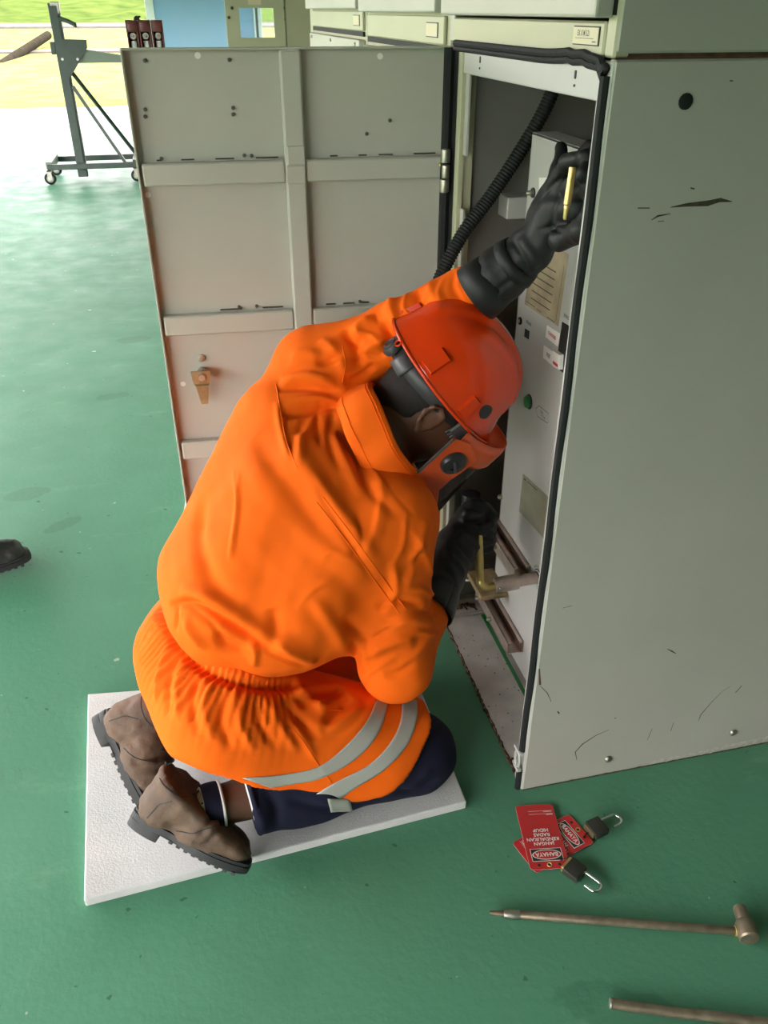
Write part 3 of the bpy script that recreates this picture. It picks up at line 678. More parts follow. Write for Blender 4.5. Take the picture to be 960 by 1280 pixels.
# ================================================================== lockout tags and padlocks
def lockout_tag(TL, TR, BL, label, z, tilt=0.0):
    """TL,TR,BL: corners seen reading upright (top edge has the holes)"""
    TL = Vector((TL[0], TL[1], 0)); TR = Vector((TR[0], TR[1], 0)); BL = Vector((BL[0], BL[1], 0))
    x = (TR - TL); w = x.length; x.normalize(); y = (TL - BL); y = (y - x * y.dot(x)); h = y.length; y.normalize(); n = x.cross(y)
    c = (TL + TR) / 2
    t = thing('lockout_tag', label, 'tag', (c.x, c.y, 0), group='red lockout tags')
    O = Vector((BL.x, BL.y, z))
    def P(u, v, k=0.0): return O + x * u * w + y * v * h + Vector((0, 0, k + tilt * v))
    r = .007; pts = []
    for cx, cy, a0 in ((w - r, h - r, 0), (r, h - r, 90), (r, r, 180), (w - r, r, 270)):
        for k in range(5):
            a = math.radians(a0 + k * 22.5); pts.append(P((cx + r * math.cos(a)) / w, (cy + r * math.sin(a)) / h))
    q = MB(); q.prism(pts, (0, 0, .0012)); card = q.build('card', MT['red'], t)
    e = .0013
    q = MB(); ins = []
    for p in pts: ins.append(p + (P(.5, .5) - p) * .012 + Vector((0, 0, e - .0001)))
    q.tube([Vector(p) + Vector((0, 0, .0007)) for p in pts], .00045, 4, closed=True); q.build('card_edge', mat('pale tag edge', (.75, .42, .38, 1), .5), card)
    def quad(u0, u1, v0, v1, k, m, name):
        g_ = MB(); g_.grid([[P(u0, v0, k), P(u1, v0, k)], [P(u0, v1, k), P(u1, v1, k)]]); return g_.build(name, m, card)
    quad(.10, .90, .695, .885, e, MT['label_white'], 'print_border'); quad(.115, .885, .703, .877, e + .0002, MT['ink'], 'print_block')
    for s_, m, k, nm in ((1.0, MT['label_white'], .0004, 'print_oval'), (.93, MT['red'], .0006, 'print_oval')):
        g_ = MB(); vs = [g_.bm.verts.new(P(.5 + .37 * s_ * math.cos(a), .79 + .075 * (s_ if s_ == 1 else .86) * math.sin(a), e + k)) for a in np.linspace(0, 2 * PI, 40, endpoint=False)]
        g_.bm.faces.new(vs); g_.build(nm, m, card)
    yd = P(.5, 1) - P(.5, 0)
    def T(s, size, u, v, k=.0008, sx=1.0, align='CENTER'): text(s, size, P(u, v, e + k), x, yd, MT['label_white'], card, sx=sx, align=align)
    T('BAHAYA', .0128, .5, .79, sx=.92)
    for s, v in (('JANGAN', .625), ('KENDALIKAN', .558), ('RADAS', .488), ('HIDUP', .418)): T(s, .0108, .5, v)
    for v in (.105, .155):
        quad(.05, .70, v - .002, v + .002, e + .0001, MT['label_white'], 'print_line')
    T('NAMA', .0050, .16, .170); T('TARIKH', .0050, .19, .120)
    for u, m in ((.24, MT['ink']), (.5, MT['ink']), (.76, MT['ink'])):
        g_ = MB(); g_.cyl(P(u, .94, e), P(u, .94, e + .0004), .0032, n=14); g_.build('hole', m, card)
        if u == .5:
            g_ = MB(); rr = [P(u, .94, e + .0004) + (x * math.cos(a) + y * math.sin(a)) * .0042 for a in np.linspace(0, 2 * PI, 16, endpoint=False)]
            g_.tube(rr, .0009, 6, closed=True); g_.build('eyelet', MT['brass'], card, smooth=True)
    return t
# seen from the camera the tags lie upside down: their top edge points to the viewer
lockout_tag((.012, -.203), (-.066, -.190), (.047, -.054), 'topmost red BAHAYA tag lying flat on the floor, whole text showing', .0062)
lockout_tag((.073, -.082), (.094, -.158), (-.068, -.122), 'red BAHAYA tag partly under the topmost one, padlock tied to it', .0020)

def padlock(c, axis, label, zb=.011, out=1.0, bend=1.0):
    """c: centre of the body on the floor; axis: direction towards the open shackle"""
    ax = Vector((axis[0], axis[1], 0)).normalized(); sd = Vector((-ax.y, ax.x, 0)) * bend; C_ = Vector((c[0], c[1], zb))
    t = thing('padlock', label, 'padlock', (c[0], c[1], 0), group='small black padlocks')
    R = Matrix((ax, sd if bend > 0 else -sd, Vector((0, 0, 1)))).transposed()
    q = MB(); q.box(C_, (.034, .038, .017), R, .003, 2); q.build('body', mat('dark padlock body', (.028, .028, .022, 1), .45), t, smooth=True)
    q = MB(); q.box(C_ - ax * .0185, (.006, .032, .014), R, .001); q.build('base_plate', MT['brass'] if out > 1 else mat('olive brass plate', (.16, .13, .07, 1), .4, .6), t)
    # the shackle is pulled out: one leg stays in the body, the other ends free before it
    p0 = C_ + ax * .012 + sd * .011; r = .0125; pts = [p0, p0 + ax * .030]; cc = p0 + ax * .034 - sd * r
    for a in np.linspace(0, PI, 14): pts.append(cc + sd * r * math.cos(a) + ax * r * math.sin(a))
    pts.append(pts[-1] - ax * .014)
    q = MB(); q.tube(pts, .0028, 12); q.build('shackle', MT['steel'], t, smooth=True, angle=60)
    return t
padlock((.112, -.133), (.95, .22), 'small black padlock tied to the lower tag, its shackle open to the right', bend=1)
padlock((.026, -.214), (.40, -.62), 'small black padlock below the topmost tag, its shackle open to the viewer', bend=1, out=2)
for p, q2, lb in (((.030, -.197, .0085), (.012, -.185, .008), 'thin black tie from the topmost tag to its padlock'), ((.097, -.145, .006), (.083, -.140, .0045), 'thin black tie from the lower tag to its padlock')):
    a, c = Vector(p), Vector(q2); m_ = (a + c) / 2 + Vector((.002, .004, .004))
    tag(MB().tube(catmull([a, m_, c, c + Vector((-.004, -.002, -.001))], 6), .0011, 6).build('cable_tie', MT['ink'], smooth=True), lb, 'cable tie', 'cable ties')

# ================================================================== boot of a bystander at the left edge
# ================================================================== implicit surfaces for cloth, gloves, skin and boots
def V3(*a): return np.array(a, float)
class Cone:                                       # capsule with two radii, optional flattening along one axis
    def __init__(s, a, b, r1, r2=None, k=.03, flat=None):
        s.a = np.array(a, float); s.b = np.array(b, float); s.r1 = r1; s.r2 = r1 if r2 is None else r2; s.k = k; s.flat = flat
    def f(s, P):
        d = s.b - s.a; q = P - s.a; t = np.clip(q @ d / max(d @ d, 1e-9), 0, 1)
        e = q - t[:, None] * d
        if s.flat is not None:
            n, c = s.flat; n = np.array(n, float) / np.linalg.norm(n); e = e + np.outer((e @ n) * (c - 1), n)
        return np.sqrt((e * e).sum(1)) - (s.r1 + (s.r2 - s.r1) * t)
    def bb(s):
        r = max(s.r1, s.r2); return np.minimum(s.a, s.b) - r, np.maximum(s.a, s.b) + r
class Ell:                                        # ellipsoid with axes given by a rotation (columns)
    def __init__(s, c, r, R=None, k=.03):
        s.c = np.array(c, float); s.r = np.array(r, float); s.R = np.eye(3) if R is None else np.array(R, float); s.k = k
    def f(s, P):
        q = (P - s.c) @ s.R; k0 = np.sqrt(((q / s.r) ** 2).sum(1)); k1 = np.sqrt(((q / s.r ** 2) ** 2).sum(1)) + 1e-9
        return k0 * (k0 - 1) / k1
    def bb(s):
        r = s.r.max(); return s.c - r, s.c + r
class RBox:
    def __init__(s, c, h, R=None, r=.01, k=.01):
        s.c = np.array(c, float); s.h = np.array(h, float); s.R = np.eye(3) if R is None else np.array(R, float); s.r = r; s.k = k
    def f(s, P):
        q = np.abs((P - s.c) @ s.R) - (s.h - s.r)
        return np.sqrt((np.maximum(q, 0) ** 2).sum(1)) + np.minimum(q.max(1), 0) - s.r
    def bb(s):
        r = np.linalg.norm(s.h); return s.c - r, s.c + r
def smin(a, b, k):
    h = np.clip(.5 + .5 * (b - a) / k, 0, 1); return b + (a - b) * h - k * h * (1 - h)
def field(prims, P, cut=None):
    d = None
    for p in prims:
        e = p.f(P); d = e if d is None else smin(d, e, p.k)
    if cut is not None: d = np.maximum(d, cut(P))
    return d
def surface_nets(prims, h, cut=None, pad=.02):
    lo = np.min([p.bb()[0] for p in prims], 0) - pad; hi = np.max([p.bb()[1] for p in prims], 0) + pad
    n = np.ceil((hi - lo) / h).astype(int) + 1
    # coarse pass to skip empty space
    ax = [lo[i] + h * np.arange(n[i]) for i in range(3)]
    D = np.full(n, 1.0, np.float32)
    B = 10
    for i in range(0, n[0], B):
        for j in range(0, n[1], B):
            for k in range(0, n[2], B):
                I = slice(i, min(i + B, n[0])); J = slice(j, min(j + B, n[1])); Kk = slice(k, min(k + B, n[2]))
                c = np.array([[lo[0] + h * (i + B / 2), lo[1] + h * (j + B / 2), lo[2] + h * (k + B / 2)]])
                dc = field(prims, c, cut)[0]
                if abs(dc) > h * B * 1.25 + .03:
                    D[I, J, Kk] = dc; continue
                X, Y, Z = np.meshgrid(ax[0][I], ax[1][J], ax[2][Kk], indexing='ij')
                P = np.stack([X.ravel(), Y.ravel(), Z.ravel()], 1)
                D[I, J, Kk] = field(prims, P, cut).reshape(X.shape)
    # surface nets
    S = D < 0
    c8 = [(a, b, c) for a in (0, 1) for b in (0, 1) for c in (0, 1)]
    sl_ = lambda o: tuple(slice(o[q], n[q] - 1 + o[q]) for q in range(3))
    cnt = sum(S[sl_(o)].astype(np.int8) for o in c8)
    act = (cnt > 0) & (cnt < 8)
    idx = np.argwhere(act); vid = np.full(act.shape, -1, np.int64); vid[act] = np.arange(len(idx))
    acc = np.zeros((len(idx), 3)); m = np.zeros(len(idx))
    for a in c8:
        for q in range(3):
            if a[q]: continue
            b_ = list(a); b_[q] = 1
            da = D[idx[:, 0] + a[0], idx[:, 1] + a[1], idx[:, 2] + a[2]]; db = D[idx[:, 0] + b_[0], idx[:, 1] + b_[1], idx[:, 2] + b_[2]]
            x = (da < 0) != (db < 0); t = np.where(x, da / np.where(x, da - db, 1), 0)
            pt = np.array(a, float)[None, :].repeat(len(idx), 0); pt[:, q] += t
            acc[x] += pt[x]; m[x] += 1
    V = lo + h * (idx + acc / m[:, None])
    faces = []
    for q in range(3):
        u, v = (q + 1) % 3, (q + 2) % 3
        A = [slice(1, n[w] - 1) for w in range(3)]; A[q] = slice(0, n[q] - 1); Bs = list(A); Bs[q] = slice(1, n[q])
        sa = S[tuple(A)]; sb = S[tuple(Bs)]
        e = np.argwhere(sa != sb); e[:, u] += 1; e[:, v] += 1
        flip = S[e[:, 0], e[:, 1], e[:, 2]]
        def at(du, dv):
            w = e.copy(); w[:, u] -= du; w[:, v] -= dv; return vid[w[:, 0], w[:, 1], w[:, 2]]
        quad = np.stack([at(1, 1), at(0, 1), at(0, 0), at(1, 0)], 1)
        quad[~flip] = quad[~flip][:, ::-1]; faces.append(quad)
    Fq = np.concatenate(faces); Fq = Fq[(Fq >= 0).all(1)]
    return V, Fq
def vnormals(V, Fq):
    n = np.cross(V[Fq[:, 2]] - V[Fq[:, 0]], V[Fq[:, 3]] - V[Fq[:, 1]]); N = np.zeros_like(V)
    for c in range(4): np.add.at(N, Fq[:, c], n)
    return N / (np.linalg.norm(N, axis=1, keepdims=True) + 1e-12)
def relax(V, Fq, it=3, lam=.5):
    E = np.concatenate([Fq[:, [0, 1]], Fq[:, [1, 2]], Fq[:, [2, 3]], Fq[:, [3, 0]]])
    for _ in range(it):
        A = np.zeros_like(V); c = np.zeros(len(V))
        np.add.at(A, E[:, 0], V[E[:, 1]]); np.add.at(c, E[:, 0], 1); np.add.at(A, E[:, 1], V[E[:, 0]]); np.add.at(c, E[:, 1], 1)
        V = V + lam * (A / np.maximum(c, 1)[:, None] - V)
    return V

# ------------------------------------------------------------------ the pose (metres, world axes)
_RT, _DN = np.array(RT), np.array(DN)
HC = np.array(on_z(550, 474, .82))                                   # centre of the helmet rim
_vd = HC - np.array(CAM); _vd /= np.linalg.norm(_vd)
_iF = .635 * _RT + .772 * _DN; _iF -= _vd * (_iF @ _vd); _iF /= np.linalg.norm(_iF); _iU = np.cross(_vd, _iF)
_iU = _iU if _iU[2] > 0 else -_iU
PHI, PSI = math.radians(25), math.radians(11.5)
HF = math.cos(PHI) * _iF + math.sin(PHI) * _vd                        # where the face looks
HU = math.cos(PSI) * _iU - math.sin(PSI) * _vd; HU -= HF * (HU @ HF); HU /= np.linalg.norm(HU)   # crown of the bent head
HR = np.cross(HF, HU)                                                 # towards the right ear
J = dict(pel=V3(-.60, .25, .25), hipR=V3(-.58, .13, .22), hipL=V3(-.63, .38, .22), waist=V3(-.56, .26, .38),
         chest=V3(-.40, .32, .58), neck=V3(-.24, .35, .70), shR=V3(-.25, .21, .60), shL=V3(-.335, .50, .80),
         elR=V3(-.255, .125, .305), wrR=V3(-.085, .33, .37), elL=V3(-.175, .455, .885), cuL=V3(-.055, .385, .985), wrL=V3(.03, .31, 1.085), knL=V3(.065, .24, 1.185),
         kneeR=V3(-.195, .075, .09), ankR=V3(-.65, .005, .122), kneeL=V3(-.24, .38, .10), ankL=V3(-.75, .29, .14))
jacket_prims = [
    # blouse of the back
    Cone(V3(-.545, .25, .43), V3(-.40, .31, .60), .155, .160, k=.05),
    Cone(V3(-.47, .15, .41), V3(-.35, .20, .56), .085, .11, k=.05),
    Cone(V3(-.595, .34, .46), V3(-.41, .44, .70), .105, .118, k=.06),
    Cone(V3(-.34, .32, .61), J['neck'] - HU * .03, .125, .060, k=.06),
    Cone(J['shR'], J['neck'] - HU * .03, .088, .052, k=.05), Cone(J['shL'], J['neck'] - HU * .02, .085, .060, k=.05),
    Cone(V3(-.36, .42, .66), J['shL'], .11, .08, k=.05),
    Cone(V3(-.43, .15, .43), V3(-.315, .15, .40), .075, .06, k=.04),
    # right arm
    Cone(J['shR'], J['elR'], .088, .072, k=.04), Cone(J['elR'], V3(-.175, .235, .335), .070, .064, k=.03),
    # left arm
    Cone(J['shL'], J['elL'], .080, .064, k=.04), Cone(J['elL'], J['cuL'], .062, .050, k=.03),
]
skirt_prims = [
    Cone(V3(-.575, .27, .38), V3(-.615, .27, .28), .130, .165, k=.03),
    Cone(J['hipR'] + V3(-.01, 0, .01), J['hipL'] + V3(0, 0, .01), .125, .125, k=.05),
    Cone(J['hipR'] + V3(-.02, -.0, .01), V3(-.225, .085, .125), .130, .088, k=.06),
    Cone(J['hipL'], V3(-.28, .36, .14), .125, .085, k=.06),
    Cone(V3(-.56, .07, .15), V3(-.31, .055, .105), .09, .082, k=.05),
]
trouser_prims = [
    Cone(J['hipR'], V3(-.222, .08, .095), .11, .078, k=.04),
    Cone(V3(-.215, .075, .080), V3(-.48, .04, .095), .075, .075, k=.04),
    Cone(V3(-.46, .04, .10), V3(-.585, .018, .112), .074, .073, k=.03),
    Cone(J['hipL'], J['kneeL'], .11, .088, k=.04),
    Cone(J['kneeL'], V3(-.62, .31, .12), .085, .072, k=.04),
]
# ================================================================== the kneeling person
def fabric(name, col, rough=.85, scale=900, bump=.25, noise=.08, sheen=.0):
    m = mat(name, col, rough, 0, noise=noise, nscale=7, spec=.2)
    nt = m.node_tree; b_ = nt.nodes['Principled BSDF']; tc = nt.nodes['Texture Coordinate']
    w1 = nt.nodes.new('ShaderNodeTexNoise'); w1.inputs['Scale'].default_value = scale; w1.inputs['Detail'].default_value = 2
    w2 = nt.nodes.new('ShaderNodeTexNoise'); w2.inputs['Scale'].default_value = 45; w2.inputs['Detail'].default_value = 4
    ad = nt.nodes.new('ShaderNodeMath'); ad.operation = 'ADD'
    for w_ in (w1, w2): nt.links.new(tc.outputs['Object'], w_.inputs['Vector'])
    nt.links.new(w1.outputs['Fac'], ad.inputs[0]); nt.links.new(w2.outputs['Fac'], ad.inputs[1])
    bp = nt.nodes.new('ShaderNodeBump'); bp.inputs['Strength'].default_value = bump; bp.inputs['Distance'].default_value = .0015
    nt.links.new(ad.outputs[0], bp.inputs['Height']); nt.links.new(bp.outputs['Normal'], b_.inputs['Normal'])
    return m
MT['orange'] = fabric('orange work jacket cloth', (.88, .128, .003, 1))
MT['navy'] = fabric('navy trouser cloth', (.012, .013, .032, 1))
MT['reflect'] = mat('silver grey reflective tape', (.40, .40, .36, 1), .45, .15, bump=.3, bscale=900)
MT['glove'] = mat('black rubber glove', (.011, .011, .012, 1), .55, bump=.35, bscale=120, spec=.35)
MT['skin'] = mat('dark brown skin', (.120, .052, .030, 1), .5, noise=.15, nscale=30, bump=.15, bscale=300)
MT['hair'] = mat('short black hair', (.012, .009, .008, 1), .8, bump=1.0, bscale=700)
MT['helmet'] = mat('glossy orange helmet plastic', (.62, .040, .004, 1), .14, noise=.06, nscale=8)
MT['visor_orange'] = mat('orange visor plastic', (.60, .075, .012, 1), .38)
MT['strap'] = mat('grey black suspension plastic', (.035, .035, .038, 1), .45)
MT['boot'] = mat('worn brown boot leather', (.120, .072, .045, 1), .72, noise=.45, nscale=16, bump=.5, bscale=150)
MT['sole'] = mat('black boot sole rubber', (.028, .029, .031, 1), .65, noise=.2, nscale=40)
MT['sock_white'] = fabric('white sock knit', (.70, .68, .66, 1))
MT['lens'] = mat('smoky clear visor sheet', (.10, .085, .085, 1), .08, spec=.6)
MT['lens'].node_tree.nodes['Principled BSDF'].inputs['Transmission Weight'].default_value = .6
MT['lens'].node_tree.nodes['Principled BSDF'].inputs['IOR'].default_value = 1.1
MT['pen_brass'] = MT['brass']

per = thing('person', 'person in orange work jacket kneeling on white foam, reaching into open cabinet', 'person', (-.5, .2, .022))

def to_obj(V, Fq, name, m, parent=None, smooth=True):
    if parent is not None:
        Mi = np.array(wm(parent).inverted()); V = V @ Mi[:3, :3].T + Mi[:3, 3]
    me = bpy.data.meshes.new(name)
    me.vertices.add(len(V)); me.vertices.foreach_set('co', V.astype(np.float32).ravel())
    me.loops.add(Fq.size); me.loops.foreach_set('vertex_index', Fq.astype(np.int32).ravel())
    me.polygons.add(len(Fq)); me.polygons.foreach_set('loop_start', np.arange(0, Fq.size, 4, dtype=np.int32))
    me.update(calc_edges=True); me.validate()
    if smooth: me.polygons.foreach_set('use_smooth', [True] * len(me.polygons))
    return link(name, me, m, parent)
def bvh(V, Fq): return BVHTree.FromPolygons([Vector(v) for v in V], [tuple(int(i) for i in f) for f in Fq])
def hit(tree, px, py):
    loc, n, i, d = tree.ray_cast(CAM, ray(px, py).normalized()); return loc, n
def trace(tree, pxs, step=6.0):
    """a line drawn on the cloth: picture points turned into points of the cloth surface"""
    out = []
    for a, c in zip(pxs, pxs[1:]):
        n_ = max(1, int(math.hypot(c[0] - a[0], c[1] - a[1]) / step))
        for k in range(n_):
            l_, _ = hit(tree, a[0] + (c[0] - a[0]) * k / n_, a[1] + (c[1] - a[1]) * k / n_)
            if l_ is not None: out.append(np.array(l_))
    l_, _ = hit(tree, *pxs[-1])
    if l_ is not None: out.append(np.array(l_))
    return np.array(out)
def smooth_px(pts, n=5):
    c = catmull([(p[0], p[1], 0) for p in pts], n); return [(p.x, p.y) for p in c]
def line_dist(V, L, reach):
    """distance of every vertex to polyline L, arc length there, and signed side"""
    D = np.full(len(V), 9.0); S = np.zeros(len(V)); Q = np.zeros((len(V), 3)); s0 = 0
    lo = L.min(0) - reach; hi = L.max(0) + reach; I = np.where(((V > lo) & (V < hi)).all(1))[0]
    if len(I) == 0: return D, S, Q, 0
    P = V[I]; d_ = np.full(len(I), 9.0); s_ = np.zeros(len(I)); q_ = np.zeros((len(I), 3))
    for a, c in zip(L, L[1:]):
        e = c - a; l2 = max(e @ e, 1e-12); t = np.clip((P - a) @ e / l2, 0, 1); w_ = P - (a + t[:, None] * e); d = np.sqrt((w_ * w_).sum(1))
        m_ = d < d_; d_[m_] = d[m_]; s_[m_] = s0 + t[m_] * math.sqrt(l2); q_[m_] = w_[m_]; s0 += math.sqrt(l2)
    D[I] = d_; S[I] = s_; Q[I] = q_
    return D, S, Q, s0
def taper(S, s0, e=.25): return np.clip(np.minimum(S, s0 - S) / (max(s0, 1e-6) * e), 0, 1) ** .7
AMP = 1.45
class Cloth:
    def __init__(s, prims, h, it=2, cut=None):
        V, s.F = surface_nets(prims, h, cut); s.V = relax(V, s.F, it); s.base = bvh(s.V, s.F); s.N = vnormals(s.V, s.F); s.off = np.zeros(len(s.V))
        s.V0 = s.V.copy()
    def fold(s, pxs, amp, w, side=0.0, flat_ends=False):
        """a ridge (amp > 0) or crease (amp < 0); side = steepness towards one flank"""
        L = trace(s.base, smooth_px(pxs) if len(pxs) > 2 else pxs)
        if len(L) < 2: return
        D, S, Q, s0 = line_dist(s.V0, L, w * 3.5)
        g = np.exp(-(D / w) ** 2)
        if side:
            d_ = L[-1] - L[0]; d_ /= np.linalg.norm(d_) + 1e-9
            sg = np.sign((np.cross(np.array(FW)[None, :], d_[None, :]) * Q).sum(1)) * np.sign(side)
            ww = np.where(sg > 0, w, w * (1 - abs(side))); g = np.exp(-(D / ww) ** 2)
        s.off += AMP * amp * g * (1 if flat_ends else taper(S, s0))
    def noise(s, amp, wl, seed, n=14, stretch=None):
        r = np.random.default_rng(seed); o = np.zeros(len(s.V))
        for _ in range(n):
            k = r.normal(size=3); k /= np.linalg.norm(k)
            if stretch is not None: k = k - .75 * stretch * (k @ stretch); k /= np.linalg.norm(k)
            o += np.sin(s.V0 @ (k * 2 * PI / (wl * r.uniform(.7, 1.5))) + r.uniform(0, 6.28))
        o /= math.sqrt(n); s.off += amp * o
    def gather(s, pxs, period, amp, up, down, crease, cw):
        L = trace(s.base, smooth_px(pxs)); D, S, Q, s0 = line_dist(s.V0, L, .16)
        sg = Q[:, 2]
        env = np.where(sg > 0, np.exp(-(D / up) ** 2), np.exp(-(D / down) ** 2))
        ph = S / period * 2 * PI + 1.2 * np.sin(S * 90) + 2.0 * np.sin(S * 31 + 1)
        s.off += amp * env * (np.abs(np.sin(ph / 2)) * 2 - 1.1) * taper(S, s0, .1)
        s.off -= crease * np.exp(-(D / cw) ** 2)
    def done(s, it=1, lim=.03):
        s.V = s.V0 + s.N * np.clip(s.off, -lim, lim)[:, None]
        if it: s.V = relax(s.V, s.F, it, .4)
        s.tree = bvh(s.V, s.F)
    def seam(s, pxs, r, name, m, parent, lift=.0):
        L = trace(s.tree, smooth_px(pxs), 4)
        if len(L) < 3: return None
        for _ in range(2): L[1:-1] = (L[:-2] + 2 * L[1:-1] + L[2:]) / 4
        q = MB(); q.tube([Vector(p) - FW * lift for p in L], r, 6); return q.build(name, m, parent, smooth=True)
    def band(s, top, bot, name, m, parent, lift=.0018, n=40, k=7):
        top = smooth_px(top, 8); bot = smooth_px(bot, 8)
        def at(p, t):
            d = np.cumsum([0] + [math.hypot(b_[0] - a[0], b_[1] - a[1]) for a, b_ in zip(p, p[1:])]); x = t * d[-1]
            return np.interp(x, d, [q[0] for q in p]), np.interp(x, d, [q[1] for q in p])
        rows = []
        for i in range(n + 1):
            a, b_ = at(top, i / n), at(bot, i / n); row = []
            for j in range(k + 1):
                l_, nn = hit(s.tree, a[0] + (b_[0] - a[0]) * j / k, a[1] + (b_[1] - a[1]) * j / k)
                row.append(None if l_ is None else np.array(l_ + nn * lift))
            if all(p is not None for p in row): rows.append(row)
        if len(rows) < 2: return None
        A = np.array(rows); A[1:-1] = (A[:-2] + 2 * A[1:-1] + A[2:]) / 4
        q = MB(); q.grid(A.tolist())
        o = q.build(name, m, parent, smooth=True, angle=180)
        md = o.modifiers.new('thick', 'SOLIDIFY'); md.thickness = .0012; md.offset = 0
        return o

# ---- jacket: blouse and sleeves
jk = Cloth(jacket_prims, .0048, 1)
jk.noise(.0016, .12, 1); jk.noise(.0007, .05, 2)
f = jk.fold
# left sleeve: bunched cloth
f([(432, 412), (445, 432), (450, 462)], -.012, .011); f([(400, 424), (420, 440), (432, 470)], .006, .012)
f([(470, 398), (452, 408), (440, 425)], .011, .014); f([(478, 402), (490, 425), (478, 440)], -.012, .010)
f([(500, 366), (488, 385), (500, 412)], .010, .014); f([(528, 352), (520, 372), (530, 392)], -.010, .010)
f([(545, 342), (540, 365), (556, 388)], .008, .012); f([(568, 338), (566, 360), (580, 385)], -.006, .008); f([(585, 338), (590, 360), (602, 380)], .005, .008)
f([(440, 446), (470, 430), (490, 425)], .006, .010); f([(430, 480), (452, 470), (470, 455)], -.007, .009)
# left shoulder and armhole
f([(345, 486), (372, 482), (402, 486), (428, 492)], -.008, .010, .4); f([(350, 475), (385, 470), (420, 478)], .007, .014)
f([(350, 520), (385, 512), (415, 506), (438, 500)], -.010, .010); f([(372, 545), (385, 520), (398, 508)], -.008, .009)
f([(346, 500), (352, 540), (362, 575)], .005, .007); f([(396, 500), (378, 540), (372, 590)], .006, .010)
f([(406, 520), (420, 560), (452, 620)], .007, .012); f([(420, 505), (412, 545), (428, 590)], -.007, .009)
f([(395, 455), (415, 450), (430, 440)], -.006, .008); f([(362, 448), (380, 440), (400, 445)], .004, .010)
# back: long soft creases
f([(320, 545), (345, 585), (385, 640), (430, 690)], -.007, .022); f([(375, 565), (400, 610), (440, 660), (480, 720)], .007, .016)
f([(300, 590), (296, 640), (288, 700)], .003, .006); f([(255, 615), (248, 670), (262, 720), (300, 760)], -.008, .020)
f([(470, 590), (478, 640), (462, 690)], .004, .010); f([(535, 650), (520, 690), (505, 740)], .005, .010); f([(440, 560), (462, 610), (500, 650)], -.005, .010)
f([(380, 700), (420, 720), (455, 760)], -.004, .020)
# blouse hanging over the waist
f([(212, 756), (240, 752), (275, 770), (310, 792), (345, 812)], -.013, .012, .5); f([(225, 738), (262, 748), (300, 772), (345, 800), (395, 826)], .010, .016)
f([(232, 770), (240, 790), (258, 810)], .007, .010); f([(270, 790), (280, 806), (310, 815)], -.009, .010); f([(312, 800), (320, 815), (318, 832)], .006, .007)
f([(340, 760), (345, 790), (338, 810)], -.006, .012); f([(390, 745), (420, 790), (440, 832)], .006, .014); f([(430, 770), (455, 800), (462, 835)], -.007, .012)
# right sleeve
f([(445, 832), (470, 812), (500, 800), (520, 806)], .007, .012); f([(470, 760), (500, 752), (530, 758)], -.007, .010); f([(478, 790), (505, 776), (540, 778)], .006, .010)
f([(500, 830), (522, 815), (545, 780)], .005, .010); f([(536, 690), (520, 700), (505, 720)], -.006, .010); f([(490, 700), (495, 735), (482, 770)], .006, .009)
f([(440, 800), (446, 820), (440, 845)], -.008, .010); f([(515, 660), (530, 690), (540, 720)], .004, .008); f([(480, 845), (500, 842), (520, 828)], -.004, .008)
for a_, am, w_ in (
    ([(292, 585), (298, 640), (287, 702)], .0022, .0045), ([(352, 470), (380, 462), (412, 468)], -.003, .005), ([(362, 500), (392, 497), (420, 502), (436, 510)], .004, .006),
    ([(402, 498), (396, 530), (402, 560)], -.004, .005), ([(432, 505), (446, 545), (470, 590), (510, 640)], .003, .006), ([(452, 560), (490, 615), (520, 645)], -.0025, .005),
    ([(385, 590), (420, 650), (470, 730)], -.003, .006), ([(476, 620), (470, 655), (455, 690)], .0025, .005), ([(508, 640), (504, 680), (490, 705)], .0025, .005),
    ([(446, 640), (452, 670), (440, 700)], -.0025, .005), ([(492, 740), (520, 735), (544, 745)], .004, .006), ([(496, 770), (520, 764), (548, 768)], -.004, .005),
    ([(505, 800), (522, 790), (550, 795)], .004, .006), ([(450, 850), (470, 835), (500, 818)], .003, .006), ([(446, 812), (480, 790), (500, 775)], -.003, .005),
    ([(215, 752), (222, 768), (218, 790)], -.004, .005), ([(228, 755), (262, 778), (280, 800), (316, 812)], -.004, .006), ([(345, 802), (380, 822), (420, 834)], .005, .007),
    ([(330, 812), (360, 828), (392, 838)], -.005, .006), ([(400, 700), (416, 690), (440, 700)], .002, .006), ([(370, 760), (395, 735), (420, 725)], .002, .006),
    ([(440, 420), (462, 418), (480, 430)], .004, .005), ([(452, 440), (470, 446), (482, 440)], -.004, .004), ([(512, 362), (506, 384), (516, 400)], .004, .005), ([(556, 345), (550, 366), (560, 384)], .004, .005), ([(578, 340), (576, 356), (586, 376)], -.003, .004)): f(a_, am, w_)
jk.done(0)
jacket = to_obj(jk.V, jk.F, 'jacket', MT['orange'], per)
jk.seam([(345, 480), (352, 520), (358, 552), (372, 585)], .0016, 'seam', MT['orange'], jacket)
jk.seam([(396, 628), (430, 672), (466, 722), (500, 768)], .0016, 'seam', MT['orange'], jacket); jk.seam([(404, 622), (438, 666), (474, 716), (508, 762)], .0016, 'seam', MT['orange'], jacket)
jk.seam([(428, 432), (432, 455), (428, 478)], .0015, 'seam', MT['orange'], jacket)

